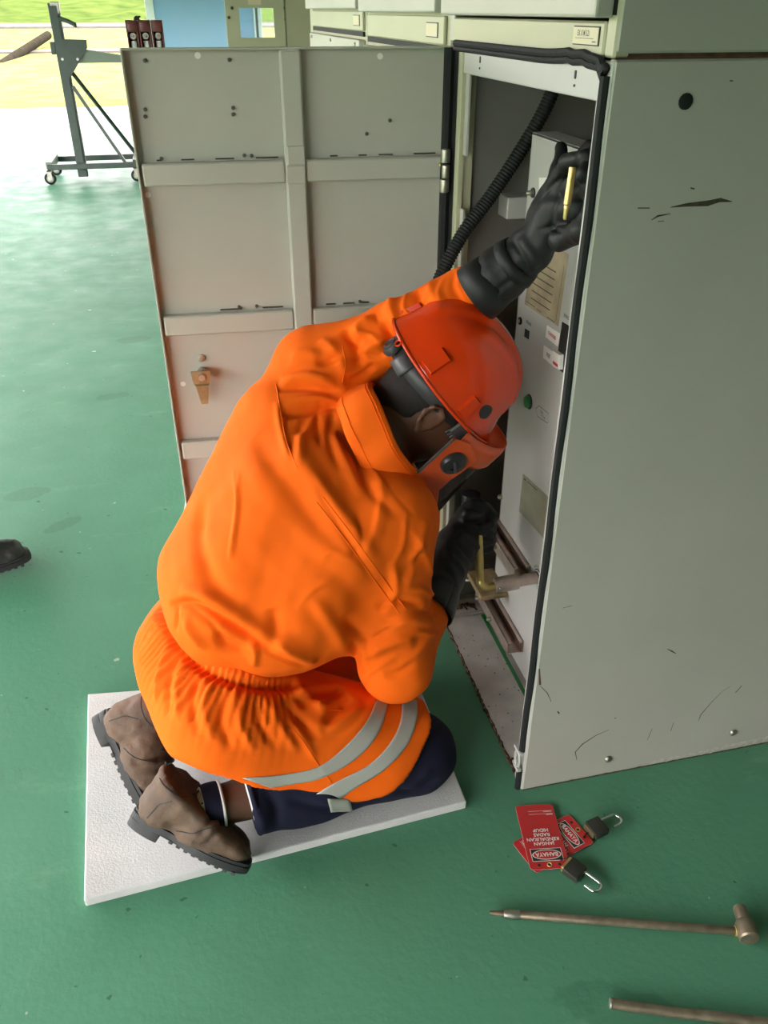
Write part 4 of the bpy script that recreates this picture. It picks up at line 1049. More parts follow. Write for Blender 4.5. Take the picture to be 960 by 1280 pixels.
# ---- skirt of the jacket, gathered under an elastic waist; lower edge cut along the hem
pre = Cloth(skirt_prims, .009, 1)
hem_px = [(200, 936), (240, 960), (290, 976), (330, 988), (410, 1003), (452, 1011), (468, 1009), (500, 984), (528, 945), (541, 905)]
hem = trace(pre.base, hem_px, 8)
for _ in range(6): hem[1:-1] = (hem[:-2] + 2 * hem[1:-1] + hem[2:]) / 4
hx, hz = hem[:, 0], hem[:, 2]
POLY = np.array([(-1.2, hz[0] + .015)] + [(x, z) for x, z in zip(hx, hz)] + [(hx[-1] + .004, hz[-1] + .03), (hx[-1] + .02, .9), (-1.2, .9)])
def poly_sd(P):
    p = P[:, [0, 2]]; d = np.full(len(p), 9.0); ins = np.zeros(len(p), bool)
    for a, c in zip(POLY, np.roll(POLY, -1, 0)):
        e = c - a; w_ = p - a; t = np.clip(w_ @ e / max(e @ e, 1e-12), 0, 1); q = w_ - t[:, None] * e; d = np.minimum(d, (q * q).sum(1))
        cnd = (a[1] > p[:, 1]) != (c[1] > p[:, 1]); xx = a[0] + (p[:, 1] - a[1]) * e[0] / (e[1] if abs(e[1]) > 1e-12 else 1e-12); ins ^= cnd & (p[:, 0] < xx)
    return np.where(ins, -1, 1) * np.sqrt(d)
sk = Cloth(skirt_prims, .0048, 1, cut=poly_sd)
sk.noise(.0014, .10, 5)
sk.gather([(192, 742), (206, 778), (222, 806), (250, 832), (290, 850), (330, 858), (366, 856)], .0135, .0062, .024, .085, .016, .012)
f = sk.fold
for a_ in ([(215, 800), (200, 840), (195, 880)], [(232, 822), (222, 860), (224, 905)], [(262, 850), (256, 890), (268, 930)], [(300, 866), (298, 900), (318, 940)], [(335, 872), (348, 905), (372, 940)]): f(a_, .005, .008)
for a_ in ([(224, 815), (211, 850), (208, 900)], [(246, 842), (240, 880), (246, 920)], [(282, 862), (276, 900), (290, 940)], [(318, 872), (325, 905), (345, 935)], [(352, 872), (370, 895), (398, 925)]): f(a_, -.006, .008)
f([(362, 858), (385, 870), (410, 890)], .010, .012); f([(372, 880), (400, 868), (430, 860)], -.012, .012); f([(400, 915), (420, 890), (440, 872)], -.007, .010); f([(385, 905), (420, 905), (455, 880)], .006, .012)
f([(362, 900), (380, 925), (395, 950)], .004, .006); f([(410, 945), (450, 905), (476, 868)], .003, .012)
sk.done(1)
skirt = to_obj(sk.V, sk.F, 'jacket_skirt', MT['orange'], per)
sk.band([(303, 972), (352, 968), (398, 958), (432, 932), (458, 902), (471, 874)], [(338, 984), (368, 979), (402, 972), (445, 948), (474, 914), (487, 868)], 'reflective_tape', MT['reflect'], skirt)
sk.band([(388, 996), (420, 977), (462, 955), (490, 925), (502, 893), (500, 864)], [(420, 1003), (440, 987), (480, 962), (508, 932), (521, 897), (520, 872)], 'reflective_tape', MT['reflect'], skirt)
sk.seam([(360, 905), (378, 925), (394, 950), (412, 975), (424, 992)], .0014, 'seam', MT['orange'], skirt)
sk.seam([(404, 872), (400, 885), (428, 888)], .0012, 'seam', MT['orange'], skirt)

# ---- trousers
he = V3(-.578, .018, .112); _sh = J['kneeR'] - J['ankR']; _sh = _sh / np.linalg.norm(_sh) + V3(0, .0, .12); _sh /= np.linalg.norm(_sh)
tz = Cloth(trouser_prims, .006, 2, cut=lambda P: np.where((P[:, 1] < .19) & (P[:, 0] < -.4), -((P - he) @ _sh), -9.0))
tz.noise(.0025, .08, 8)
f = tz.fold
f([(330, 985), (345, 1010), (345, 1045)], -.006, .010); f([(360, 1000), (400, 1010), (440, 1012)], -.006, .010); f([(490, 985), (520, 990), (548, 975)], -.007, .010); f([(500, 1000), (530, 1000), (550, 985)], .005, .008)
f([(300, 1000), (325, 1020), (330, 1055)], .005, .010); f([(540, 960), (520, 975), (500, 985)], .005, .008)
tz.V0 = np.column_stack([tz.V0[:, :2], np.maximum(tz.V0[:, 2], .024)])
tz.done(1)
tz.V[:, 2] = np.maximum(tz.V[:, 2], .0225)
trousers = to_obj(tz.V, tz.F, 'trousers', MT['navy'], per)
tz.tree = bvh(tz.V, tz.F)
tz.band([(409, 998), (412, 1010), (415, 1025)], [(437, 998), (440, 1010), (442, 1022)], 'reflective_tape', MT['reflect'], trousers, n=8)
shin = J['kneeR'] - J['ankR']; shin = shin / np.linalg.norm(shin)
def ring(c, ax, r, r2, name, m, parent, t=.004):
    ax = Vector(ax).normalized(); q = MB(); u = ax.orthogonal().normalized(); v = ax.cross(u)
    q.tube([Vector(c) + u * math.cos(a) * r + v * math.sin(a) * r2 for a in np.linspace(0, 2 * PI, 32, endpoint=False)], t, 8, closed=True); return q.build(name, m, parent, smooth=True, angle=180)
ring(he + _sh * .004, _sh, .069, .069, 'hem', MT['navy'], trousers, .006)
ring(he - _sh * .001, _sh, .061, .061, 'hem_lining', MT['sock_white'], trousers, .0035)

# ---- skin: one continuous body under the clothes
def HL(f_, r_, u_): return HC + HF * f_ + HR * r_ + HU * u_
def SL(f_, r_, u_): return HL(f_ + .026, r_, u_)           # the head sits a little forward in the helmet
HRot = np.stack([HF, HR, HU], 1)
body_prims = [
    Ell(SL(.0, 0, -.02), (.098, .077, .105), HRot, k=.02), Ell(SL(.035, 0, -.09), (.062, .058, .075), HRot, k=.03),
    Cone(SL(.055, 0, -.135), SL(.075, 0, -.125), .030, .026, k=.03),                      # chin
    Cone(SL(.098, 0, -.045), SL(.112, 0, -.078), .008, .014, k=.012), Ell(SL(.098, .015, -.082), (.012, .010, .010), HRot, k=.008), Ell(SL(.098, -.015, -.082), (.012, .010, .010), HRot, k=.008),
    Ell(SL(.090, 0, -.028), (.012, .050, .010), HRot, k=.012),                            # brow
    Ell(SL(.092, 0, -.104), (.012, .024, .006), HRot, k=.006), Ell(SL(.090, 0, -.114), (.012, .020, .006), HRot, k=.006),   # lips
    Ell(SL(.070, .035, -.070), (.025, .022, .022), HRot, k=.02), Ell(SL(.070, -.035, -.070), (.025, .022, .022), HRot, k=.02),
    Cone(SL(-.025, 0, -.08), J['neck'] - HU * .02, .058, .066, k=.04),
    Cone(J['neck'] - HU * .03, V3(-.42, .31, .56), .08, .11, k=.05), Cone(V3(-.42, .31, .56), J['pel'], .115, .11, k=.05),
    Cone(J['shR'], J['neck'], .05, .05), Cone(J['shL'], J['neck'], .05, .05),
    Cone(J['shR'], J['elR'], .05, .038), Cone(J['elR'], V3(-.12, .28, .35), .038, .03), Cone(J['shL'], J['elL'], .045, .030), Cone(J['elL'], J['cuL'], .030, .026), Cone(J['cuL'], J['wrL'], .026, .024),
    Cone(J['pel'], J['hipR'], .09, .09), Cone(J['pel'], J['hipL'], .09, .09), Cone(J['hipR'], J['kneeR'], .085, .058), Cone(J['hipL'], J['kneeL'], .085, .058),
    Cone(J['kneeR'], J['ankR'] + shin * .18, .048, .050), Cone(J['ankR'] + shin * .18, J['ankR'], .048, .038), Cone(J['kneeL'], J['ankL'], .055, .036),
]
for s_ in (1, -1):                                                                         # ears: rim, lobe, tragus
    e0 = SL(-.004, .079 * s_, -.052); eo = (HR * s_ * .9 - HF * .42); eo = eo / np.linalg.norm(eo)
    pts_ = [e0 + HF * f_ + HU * u_ + eo * o_ for f_, u_, o_ in ((.016, .010, .006), (.012, .028, .010), (-.004, .036, .014), (-.020, .028, .018), (-.024, .008, .018), (-.016, -.014, .014), (-.004, -.028, .009))]
    for a, c in zip(pts_, pts_[1:]): body_prims.append(Cone(a, c, .0052, .0052, k=.004))
    body_prims.append(Ell(e0 + eo * .006, (.020, .006, .030), np.stack([HF, HR * s_, HU], 1), k=.006)); body_prims.append(Cone(e0 + HF * .016 + HU * -.002 + eo * .006, e0 + HF * .013 - HU * .008 + eo * .008, .005, .004, k=.004))
    body_prims.append(Cone(pts_[-1], e0 - HU * .034 + HF * .002 + eo * .006, .0065, .006, k=.005))
V, Fq = surface_nets(body_prims, .0055); V = relax(V, Fq, 1)
body = to_obj(V, Fq, 'body', MT['skin'], per)
hair_prims = [Ell(SL(-.004, 0, -.018), (.100, .080, .108), HRot, k=.02), Ell(SL(-.028, 0, -.062), (.071, .071, .055), HRot, k=.03), Cone(SL(-.02, 0, -.08), SL(-.035, 0, -.125), .0595, .060, k=.03)]
def hair_cut(P):
    q = (P - SL(0, 0, 0)) @ HRot; f_, r_, u_ = q[:, 0], np.abs(q[:, 1]), q[:, 2]
    ear = np.maximum(f_ + .034, -(u_ + .025))                # free round the ear and off the face
    return np.maximum(np.maximum(np.where(u_ < -.02, f_ + .030 - .4 * np.maximum(0, u_ + .055), f_ - .07), -u_ - .135), -9)
V, Fq = surface_nets(hair_prims, .006, cut=hair_cut); V = relax(V, Fq, 2)
to_obj(V, Fq, 'hair', MT['hair'], per)

# ---- collar: a thick standing band
cax = HU * .95 + V3(0, 0, 0); cax = cax / np.linalg.norm(cax)
cu = HF - cax * (HF @ cax); cu /= np.linalg.norm(cu); cv = np.cross(cu, cax)              # cu: front, cv: right
cc = J['neck'] + cax * .028 + np.array(RT) * .003 + np.array(DN) * .008
rows = []; N_ = 64; prof = [(-.050, .112), (-.042, .118), (-.02, .117), (.0, .113), (.018, .108), (.030, .103), (.034, .097), (.030, .092), (.0, .096), (-.03, .098)]
for t_, r_ in prof:
    row = []
    for k in range(N_ + 1):
        a = math.radians(-152 + 304 * k / N_)                 # opening at the throat
        wob = 1 + .025 * math.sin(a * 5 + t_ * 40) + .012 * math.sin(a * 11)
        rr = r_ * 1.07 * wob
        row.append(cc + cax * (t_ + .012 * math.cos(a) + .004 * math.sin(a * 3)) + (-cu * math.cos(a) * 1.05 + cv * math.sin(a)) * rr)
    rows.append(row)
q = MB(); q.grid(rows); collar = q.build('collar', MT['orange'], per, smooth=True, angle=180)
md = collar.modifiers.new('sub', 'SUBSURF'); md.levels = 1; md.render_levels = 1
for t_, r_ in ((.026, .1052), (.021, .1072), (-.030, .1180)):
    q = MB(); q.tube([cc + cax * (t_ + .012 * math.cos(a) + .004 * math.sin(a * 3)) + (-cu * math.cos(a) * 1.05 + cv * math.sin(a)) * r_ * 1.07 * (1 + .025 * math.sin(a * 5 + t_ * 40) + .012 * math.sin(a * 11)) for a in np.radians(np.linspace(-148, 148, 60))], .0009, 5)
    q.build('seam', MT['orange'], collar, smooth=True)

# ---- helmet
def dome(a, t):
    """a: azimuth (0 = front), t: 0 rim .. 1 crown; local f, r, u"""
    e = 2.25; c_ = math.cos(t * PI / 2) ** (2 / e); s_ = math.sin(t * PI / 2) ** (2 / e)
    fr = .142 if math.cos(a) > 0 else .146
    f_ = fr * math.cos(a) * c_; r_ = .116 * math.sin(a) * c_; u_ = .152 * s_
    if t < .14: g = 1 + .045 * (1 - t / .14) ** 2; f_ *= g; r_ *= g
    if t < .18 and math.cos(a) > 0: f_ += .022 * (1 - t / .18) * math.cos(a) ** 2; 
    # raised ridge over the crown, side ridges
    w_ = abs(r_); k = 0
    if t > .22:
        fade = min(1, (t - .22) / .12)
        k = .0095 * (1 / (1 + math.exp((w_ - .030) / .0022))) * fade
        k += .0055 * (1 / (1 + math.exp((abs(w_ - .050) - .010) / .0018))) * fade * (1 if f_ > -.03 else max(0, 1 + (f_ + .03) / .03))
    s2 = 1 + k / .15
    return f_ * s2, r_ * s2, u_ * s2
q = MB(); rows = []
ts = [0, .02, .05, .09, .14, .18] + list(np.linspace(.22, .97, 30))
for t in ts: rows.append([HL(*dome(a, t)) for a in np.linspace(0, 2 * PI, 121)])
q.grid(rows); top = q.bm.verts.new(Vector(HL(0, 0, .1595)));
vs = q.bm.verts; q.bm.verts.ensure_lookup_table(); nv = 121; base_ = (len(ts) - 1) * nv
for k in range(nv - 1): q.bm.faces.new((q.bm.verts[base_ + k], q.bm.verts[base_ + k + 1], top))
bmesh.ops.remove_doubles(q.bm, verts=q.bm.verts, dist=1e-5)
helmet = q.build('safety_helmet', MT['helmet'], per, smooth=True, angle=180, label='glossy orange hard hat with ridged crown')
md = helmet.modifiers.new('thick', 'SOLIDIFY'); md.thickness = .003; md.offset = -1
q = MB(); q.tube([HL(*[c_ for c_ in dome(a, 0.0)]) for a in np.linspace(0, 2 * PI, 120, endpoint=False)], .0038, 8, closed=True); q.build('rim', MT['helmet'], helmet, smooth=True, angle=180)
def on_dome(a, t, out=0.0):
    p = V3(*dome(a, t)); c_ = V3(0, 0, .02); d = p - c_; d /= np.linalg.norm(d); return HL(*(p + d * out)), HF * d[0] + HR * d[1] + HU * d[2]
def dome_block(a0, a1, t0, t1, h, name, m, bev=.004):
    q = MB(); n_ = 6; g = [[on_dome(a0 + (a1 - a0) * i / n_, t0 + (t1 - t0) * j / n_, (-.004, h)[0])[0] for i in range(n_ + 1)] for j in range(n_ + 1)]
    g2 = [[on_dome(a0 + (a1 - a0) * (i / n_ * .8 + .1), t0 + (t1 - t0) * (j / n_ * .8 + .1), h)[0] for i in range(n_ + 1)] for j in range(n_ + 1)]
    q.grid(g2)
    b_ = lambda G: G[0] + [r[-1] for r in G[1:]] + G[-1][-2::-1] + [r[0] for r in G[-2:0:-1]]
    o_, i_ = b_(g), b_(g2); q.grid([o_ + o_[:1], i_ + i_[:1]]); bmesh.ops.remove_doubles(q.bm, verts=q.bm.verts, dist=1e-5)
    return q.build(name, m, helmet, smooth=True, angle=50)
R_ = math.radians
dome_block(R_(116), R_(130), .03, .22, .010, 'accessory_slot', MT['helmet'])
dome_block(R_(74), R_(84), .02, .20, .006, 'accessory_slot', MT['helmet'])
dome_block(R_(194), R_(208), .02, .22, .009, 'accessory_slot', MT['helmet'])
q = MB(); ov = [on_dome(R_(62 + 7.5 * math.cos(b_)), .17 + .060 * math.sin(b_), .0012)[0] for b_ in np.linspace(0, 2 * PI, 24, endpoint=False)]
q.bm.faces.new([q.bm.verts.new(Vector(p)) for p in ov]); q.build('vent_slot', MT['ink'], helmet)
for a in (152, 208):
    p, n = on_dome(R_(a), .0, .003); q = MB(); ax_ = Vector(HU); t_ = Vector(n); side_ = ax_.cross(t_).normalized()
    q.tube([Vector(p) - ax_ * .006 + ax_ * .006 * math.cos(b_) + side_ * .006 * math.sin(b_) for b_ in np.linspace(0, 2 * PI, 14, endpoint=False)], .002, 6, closed=True); q.build('strap_loop', MT['helmet'], helmet, smooth=True)
# suspension band round the back of the head with its knob
def band_at(a, u, r=1.0): return HL(.108 * r * math.cos(a), .090 * r * math.sin(a), u)
q = MB(); q.grid([[band_at(a, u - .012 * max(0, -math.cos(a)), 1 + (.0 if u > -.03 else -.015)) for a in np.linspace(R_(40), R_(320), 70)] for u in (.006, -.012, -.030)])
sb = q.build('headband', MT['strap'], helmet, smooth=True, angle=180); md = sb.modifiers.new('thick', 'SOLIDIFY'); md.thickness = .003
q = MB(); q.grid([[band_at(a, u, 1.03) for a in np.linspace(R_(138), R_(162), 8)] for u in (-.006, -.025, -.048)]); o = q.build('nape_pad', MT['strap'], helmet, smooth=True, angle=180); o.modifiers.new('thick', 'SOLIDIFY').thickness = .005
q = MB(); kb = band_at(PI, -.030, 1.05); q.lathe([(.022, -.004), (.022, .006), (.019, .011), (.010, .012)], kb, -HF, 10); q.build('ratchet_knob', MT['strap'], helmet, smooth=True)
q = MB(); q.tube([Vector(kb) - Vector(HF) * .012 + Vector(HR) * .011 * math.cos(b_) + Vector(HU) * .011 * math.sin(b_) for b_ in np.linspace(0, 2 * PI, 16, endpoint=False)], .0025, 6, closed=True); q.build('knob_ring', MT['strap'], helmet, smooth=True)
for k in range(3):
    q = MB(); q.tube([HL(.056 + k * .007, .100, .0), HL(.052 + k * .007, .100, -.040)], .0028, 6); q.build('side_clip', MT['strap'], helmet, smooth=True)
q = MB(); q.box(Vector(HL(.070, .104, -.016)), (.040, .010, .030), Matrix([HF, HR, HU]).transposed(), .003); q.build('side_clip', MT['strap'], helmet)

# ---- face visor: brow guard, side arms with knobs, curved sheet
def vis(a, u, r=1.0):
    g = 1 + .26 * max(0, -u - .01) / .15
    return HL(0.020 + .182 * r * g * math.cos(a), .130 * r * math.sin(a), u)
q = MB(); q.grid([[vis(a, u + .030 * max(0, math.cos(a)) ** 2 - .02, r) for a in np.linspace(R_(-75), R_(75), 60)] for u, r in ((.018, 1.0), (.0, 1.04), (-.034, 1.04), (-.046, 1.0))])
visor = q.build('brow_guard', MT['visor_orange'], helmet, smooth=True, angle=180, label='orange brow guard of the face visor'); visor.modifiers.new('thick', 'SOLIDIFY').thickness = .003
q = MB(); q.grid([[vis(a, u, .97) for a in np.linspace(R_(-62), R_(62), 50)] for u in np.linspace(-.03, -.185, 10)])
o = q.build('visor_sheet', MT['lens'], helmet, smooth=True, angle=180, label='smoky transparent visor sheet'); o.modifiers.new('thick', 'SOLIDIFY').thickness = .0015
q = MB(); q.tube([vis(a, -.185, .97) for a in np.linspace(R_(-62), R_(62), 50)], .0022, 6); q.build('visor_edge', MT['zinc'], helmet, smooth=True)
kc = V3(.100, .128, -.060)                                   # knob of the right side, in head axes
nl = V3(.36, .93, 0); nl /= np.linalg.norm(nl)
arm_px = [(522, 591), (567, 549), (588, 555), (596, 576), (578, 590), (562, 601), (549, 613), (546, 637), (541, 656), (529, 652), (521, 636), (527, 620), (528, 600)]
arm = []
for p_ in arm_px:
    d_ = np.array(ray(*p_)); o_ = np.array(CAM); n_ = HR * nl[1] + HF * nl[0]; k0 = HL(*kc)
    w_ = (o_ + d_ * ((k0 - o_) @ n_) / (d_ @ n_)) - HC; arm.append(V3(w_ @ HF, w_ @ HR, w_ @ HU))
for s_ in (1, -1):
    m_ = lambda p: HL(p[0], p[1] * s_, p[2])
    nn = Vector(HF * nl[0] + HR * nl[1] * s_)
    outer = [Vector(m_(p)) for p in arm]
    q = MB(); q.prism(outer, -nn * .004); q.build('visor_arm', MT['visor_orange'], helmet)
    q = MB(); q.tube([outer[0], outer[1]], .003, 6); q.build('arm_trim', MT['strap'], helmet, smooth=True)
    c_ = Vector(m_(kc)); q = MB(); q.lathe([(.027, 0), (.027, .006), (.024, .011), (.012, .012), (.011, .009), (.004, .009)], c_, nn, 24); kn = q.build('pivot_knob', MT['black'], helmet, smooth=True)
    q = MB(); q.box(c_ + nn * .012, (.030, .004, .006), Matrix([HF, nn, HU]).transposed() @ Matrix.Rotation(.5, 3, 'Y'), .001); q.build('knob_grip', MT['strap'], helmet)

# ---- gloves
def hx_(px, py, x): return np.array(on_x(px, py, x))
def finger(pts, r0, r1, k=.004):
    n_ = len(pts) - 1; return [Cone(pts[i], pts[i + 1], r0 + (r1 - r0) * i / n_, r0 + (r1 - r0) * (i + 1) / n_, k=k) for i in range(n_)]
gl = [Cone(hx_(597, 366, -.050), hx_(630, 340, -.008), .054, .046, k=.02), Cone(hx_(630, 340, -.008), hx_(664, 312, .03), .046, .037, k=.02),
      Cone(hx_(664, 312, .03), hx_(690, 270, .055), .038, .040, k=.02, flat=((1, 0, 0), 1.25)), Cone(hx_(682, 268, .055), hx_(700, 232, .062), .034, .028, k=.02, flat=((1, 0, 0), 1.3)),
      Cone(hx_(690, 268, .06), hx_(722, 258, .07), .034, .026, k=.02)]
gl += finger([hx_(688, 240, .055), hx_(698, 210, .072), hx_(702, 184, .086)], .0150, .0105, k=.010)
gl += finger([hx_(700, 232, .055), hx_(718, 208, .070), hx_(736, 182, .088)], .0140, .0105, k=.010)
gl += finger([hx_(690, 232, .050), hx_(709, 203, .050), hx_(732, 196, .058), hx_(742, 208, .072)], .0145, .011, k=.007)
gl += finger([hx_(708, 236, .050), hx_(730, 216, .050), hx_(743, 222, .065)], .0135, .011, k=.007)
gl += finger([hx_(718, 246, .058), hx_(736, 232, .060), hx_(742, 240, .075)], .0120, .010)
gl += finger([hx_(700, 300, .045), hx_(728, 288, .048), hx_(739, 268, .058), hx_(738, 252, .066)], .021, .0115, k=.012)
gx = hx_(630, 340, -.008) - hx_(597, 366, -.050); gx /= np.linalg.norm(gx); g0 = hx_(597, 366, -.050)
V, Fq = surface_nets(gl, .004, cut=lambda P: -((P - g0) @ gx) + .002); g_ = Cloth.__new__(Cloth)
V = relax(V, Fq, 1); g_.V0 = V; g_.V = V; g_.F = Fq; g_.N = vnormals(V, Fq); g_.off = np.zeros(len(V)); g_.base = bvh(V, Fq)
g_.noise(.0011, .035, 11)
for a_, am, w_ in (([(640, 300), (655, 322), (668, 352)], -.003, .004), ([(650, 296), (664, 318), (680, 345)], .003, .008), ([(610, 372), (640, 350), (662, 335)], -.003, .005), ([(668, 290), (690, 285), (705, 295)], -.003, .004), ([(700, 315), (690, 295), (700, 280)], .003, .005), ([(672, 255), (690, 232), (705, 222)], -.003, .004), ([(686, 300), (692, 265), (700, 240)], -.0025, .004)): g_.fold(a_, am, w_)
g_.done(0); glove = to_obj(g_.V, g_.F, 'glove', MT['glove'], per)
q = MB(); ax_ = hx_(648, 325, .012) - hx_(630, 340, -.008); ax_ = Vector(ax_).normalized(); u = ax_.orthogonal().normalized(); v = ax_.cross(u); c_ = Vector(hx_(646, 327, .010))
q.grid([[c_ + ax_ * t_ + (u * math.cos(b_) + v * math.sin(b_)) * (.0475 - t_ * .25) for b_ in np.linspace(0, 2 * PI, 40)] for t_ in (-.011, 0, .011)]); o = q.build('wrist_strap', MT['glove'], glove, smooth=True, angle=180); o.modifiers.new('thick', 'SOLIDIFY').thickness = .003
c0 = Vector(hx_(597, 366, -.050)); ax_ = (Vector(hx_(630, 340, -.008)) - c0).normalized(); u = ax_.orthogonal().normalized(); v = ax_.cross(u)
q = MB(); q.grid([[c0 + ax_ * t_ + (u * math.cos(b_) + v * math.sin(b_)) * r_ for b_ in np.linspace(0, 2 * PI, 48)] for t_, r_ in ((-.004, .0565), (.02, .0545), (.045, .0505))]); o = q.build('cuff', MT['glove'], glove, smooth=True, angle=180); o.modifiers.new('thick', 'SOLIDIFY').thickness = .003
# the brass pin held between the fingers
P1, P2 = Vector(hx_(716, 209, .020)), Vector(hx_(706, 275, .012))
pin = thing('brass_pin', 'small brass pin held upright in the raised black glove', 'tool', P2)
dd = (P2 - P1).normalized(); Lp = (P2 - P1).length
q = MB(); q.lathe([(.0055, 0), (.0058, .002), (.0058, Lp * .70), (.0042, Lp * .72), (.0048, Lp * .76), (.0042, Lp * .80), (.0036, Lp * .96), (.002, Lp)], P1, dd, 18); q.build('shaft', MT['brass'], pin, smooth=True)

# right glove closed on the crank
CT = V3(.005, .393, .452); CB = V3(-.004, .338, .300)            # top and foot of the crank handle
gr = [Cone(V3(-.155, .255, .345), V3(-.06, .36, .405), .062, .048, k=.02), Cone(V3(-.06, .36, .405), V3(-.012, .415, .43), .044, .040, k=.02), Ell(V3(.012, .432, .432), (.040, .036, .052), k=.02)]
for i_, dz in enumerate((.046, .022, -.002, -.026)):
    c_ = CT + V3(0, 0, -.03) + (CB - CT) * (.05 - .0) + V3(0, 0, dz * .9)
    gr += finger([c_ + V3(.036, .045, .0), c_ + V3(.040, .012, -.004), c_ + V3(.024, -.012 , -.010), c_ + V3(.002, -.0205 + .004, -.012)], .0130, .0105 + .0005 * (i_ % 2))
gr += finger([V3(-.02, .40, .455), V3(-.022, .385, .475), V3(.0, .374, .478)], .016, .012, k=.008)
V, Fq = surface_nets(gr, .0045); V = relax(V, Fq, 1)
g2 = Cloth.__new__(Cloth); g2.V0 = V; g2.V = V; g2.F = Fq; g2.N = vnormals(V, Fq); g2.off = np.zeros(len(V)); g2.base = bvh(V, Fq); g2.noise(.0012, .04, 31)
for a_, am, w_ in (([(548, 705), (566, 720), (574, 742)], -.004, .005), ([(556, 690), (574, 706), (582, 726)], .004, .006), ([(566, 676), (582, 690), (592, 706)], -.004, .005), ([(574, 662), (590, 674), (600, 690)], .004, .006), ([(582, 652), (596, 662), (606, 676)], -.0035, .004)): g2.fold(a_, am, w_)
g2.done(0); glove2 = to_obj(g2.V, g2.F, 'glove', MT['glove'], per)
ax_ = V3(-.06, .36, .405) - V3(-.155, .255, .345); ax_ /= np.linalg.norm(ax_)
q = MB(); u = Vector(ax_).orthogonal().normalized(); v = Vector(ax_).cross(u); c_ = Vector(V3(-.155, .255, .345))
q.grid([[c_ + Vector(ax_) * t_ + (u * math.cos(b_) + v * math.sin(b_)) * r_ for b_ in np.linspace(0, 2 * PI, 48)] for t_, r_ in ((-.012, .069), (.0, .0685), (.03, .064), (.05, .059))]); o = q.build('cuff', MT['glove'], glove2, smooth=True, angle=180); o.modifiers.new('thick', 'SOLIDIFY').thickness = .003
# crank itself
ck = thing('crank_handle', 'brass bent crank handle plugged into the panel of the breaker truck', 'crank', (XP, .33, .3))
hc = np.array(hole); s_end = np.array([-.012, hc[1] + .006, hc[2] - .012])
q = MB(); q.cyl(hc + V3(-.004, 0, 0), hc + V3(-.055, .001, -.003), .0135, n=20, bevel=.001); q.build('square_shaft', MT['zinc_pink'], ck, smooth=True)
q = MB(); q.cyl(hc + V3(-.050, .001, -.003), hc + V3(-.105, .003, -.007), .0185, n=24, bevel=.002); sl_o = q.build('sleeve', MT['zinc_pink'], ck, smooth=True)
q = MB(); q.sphere(hc + V3(-.098, -.014, -.004), .0035, n=6); q.build('set_screw', MT['steel'], sl_o, smooth=True)
bend = [hc + V3(-.100, .003, -.007), s_end + V3(.018, 0, .001), s_end + V3(.006, .001, .006), s_end + V3(.0, .004, .018), s_end + (CT - s_end) * .4, s_end + (CT - s_end) * .78]
q = MB(); q.tube(catmull(bend, 8), .0095, 14); q.build('handle', MT['brass'], ck, smooth=True, angle=60)

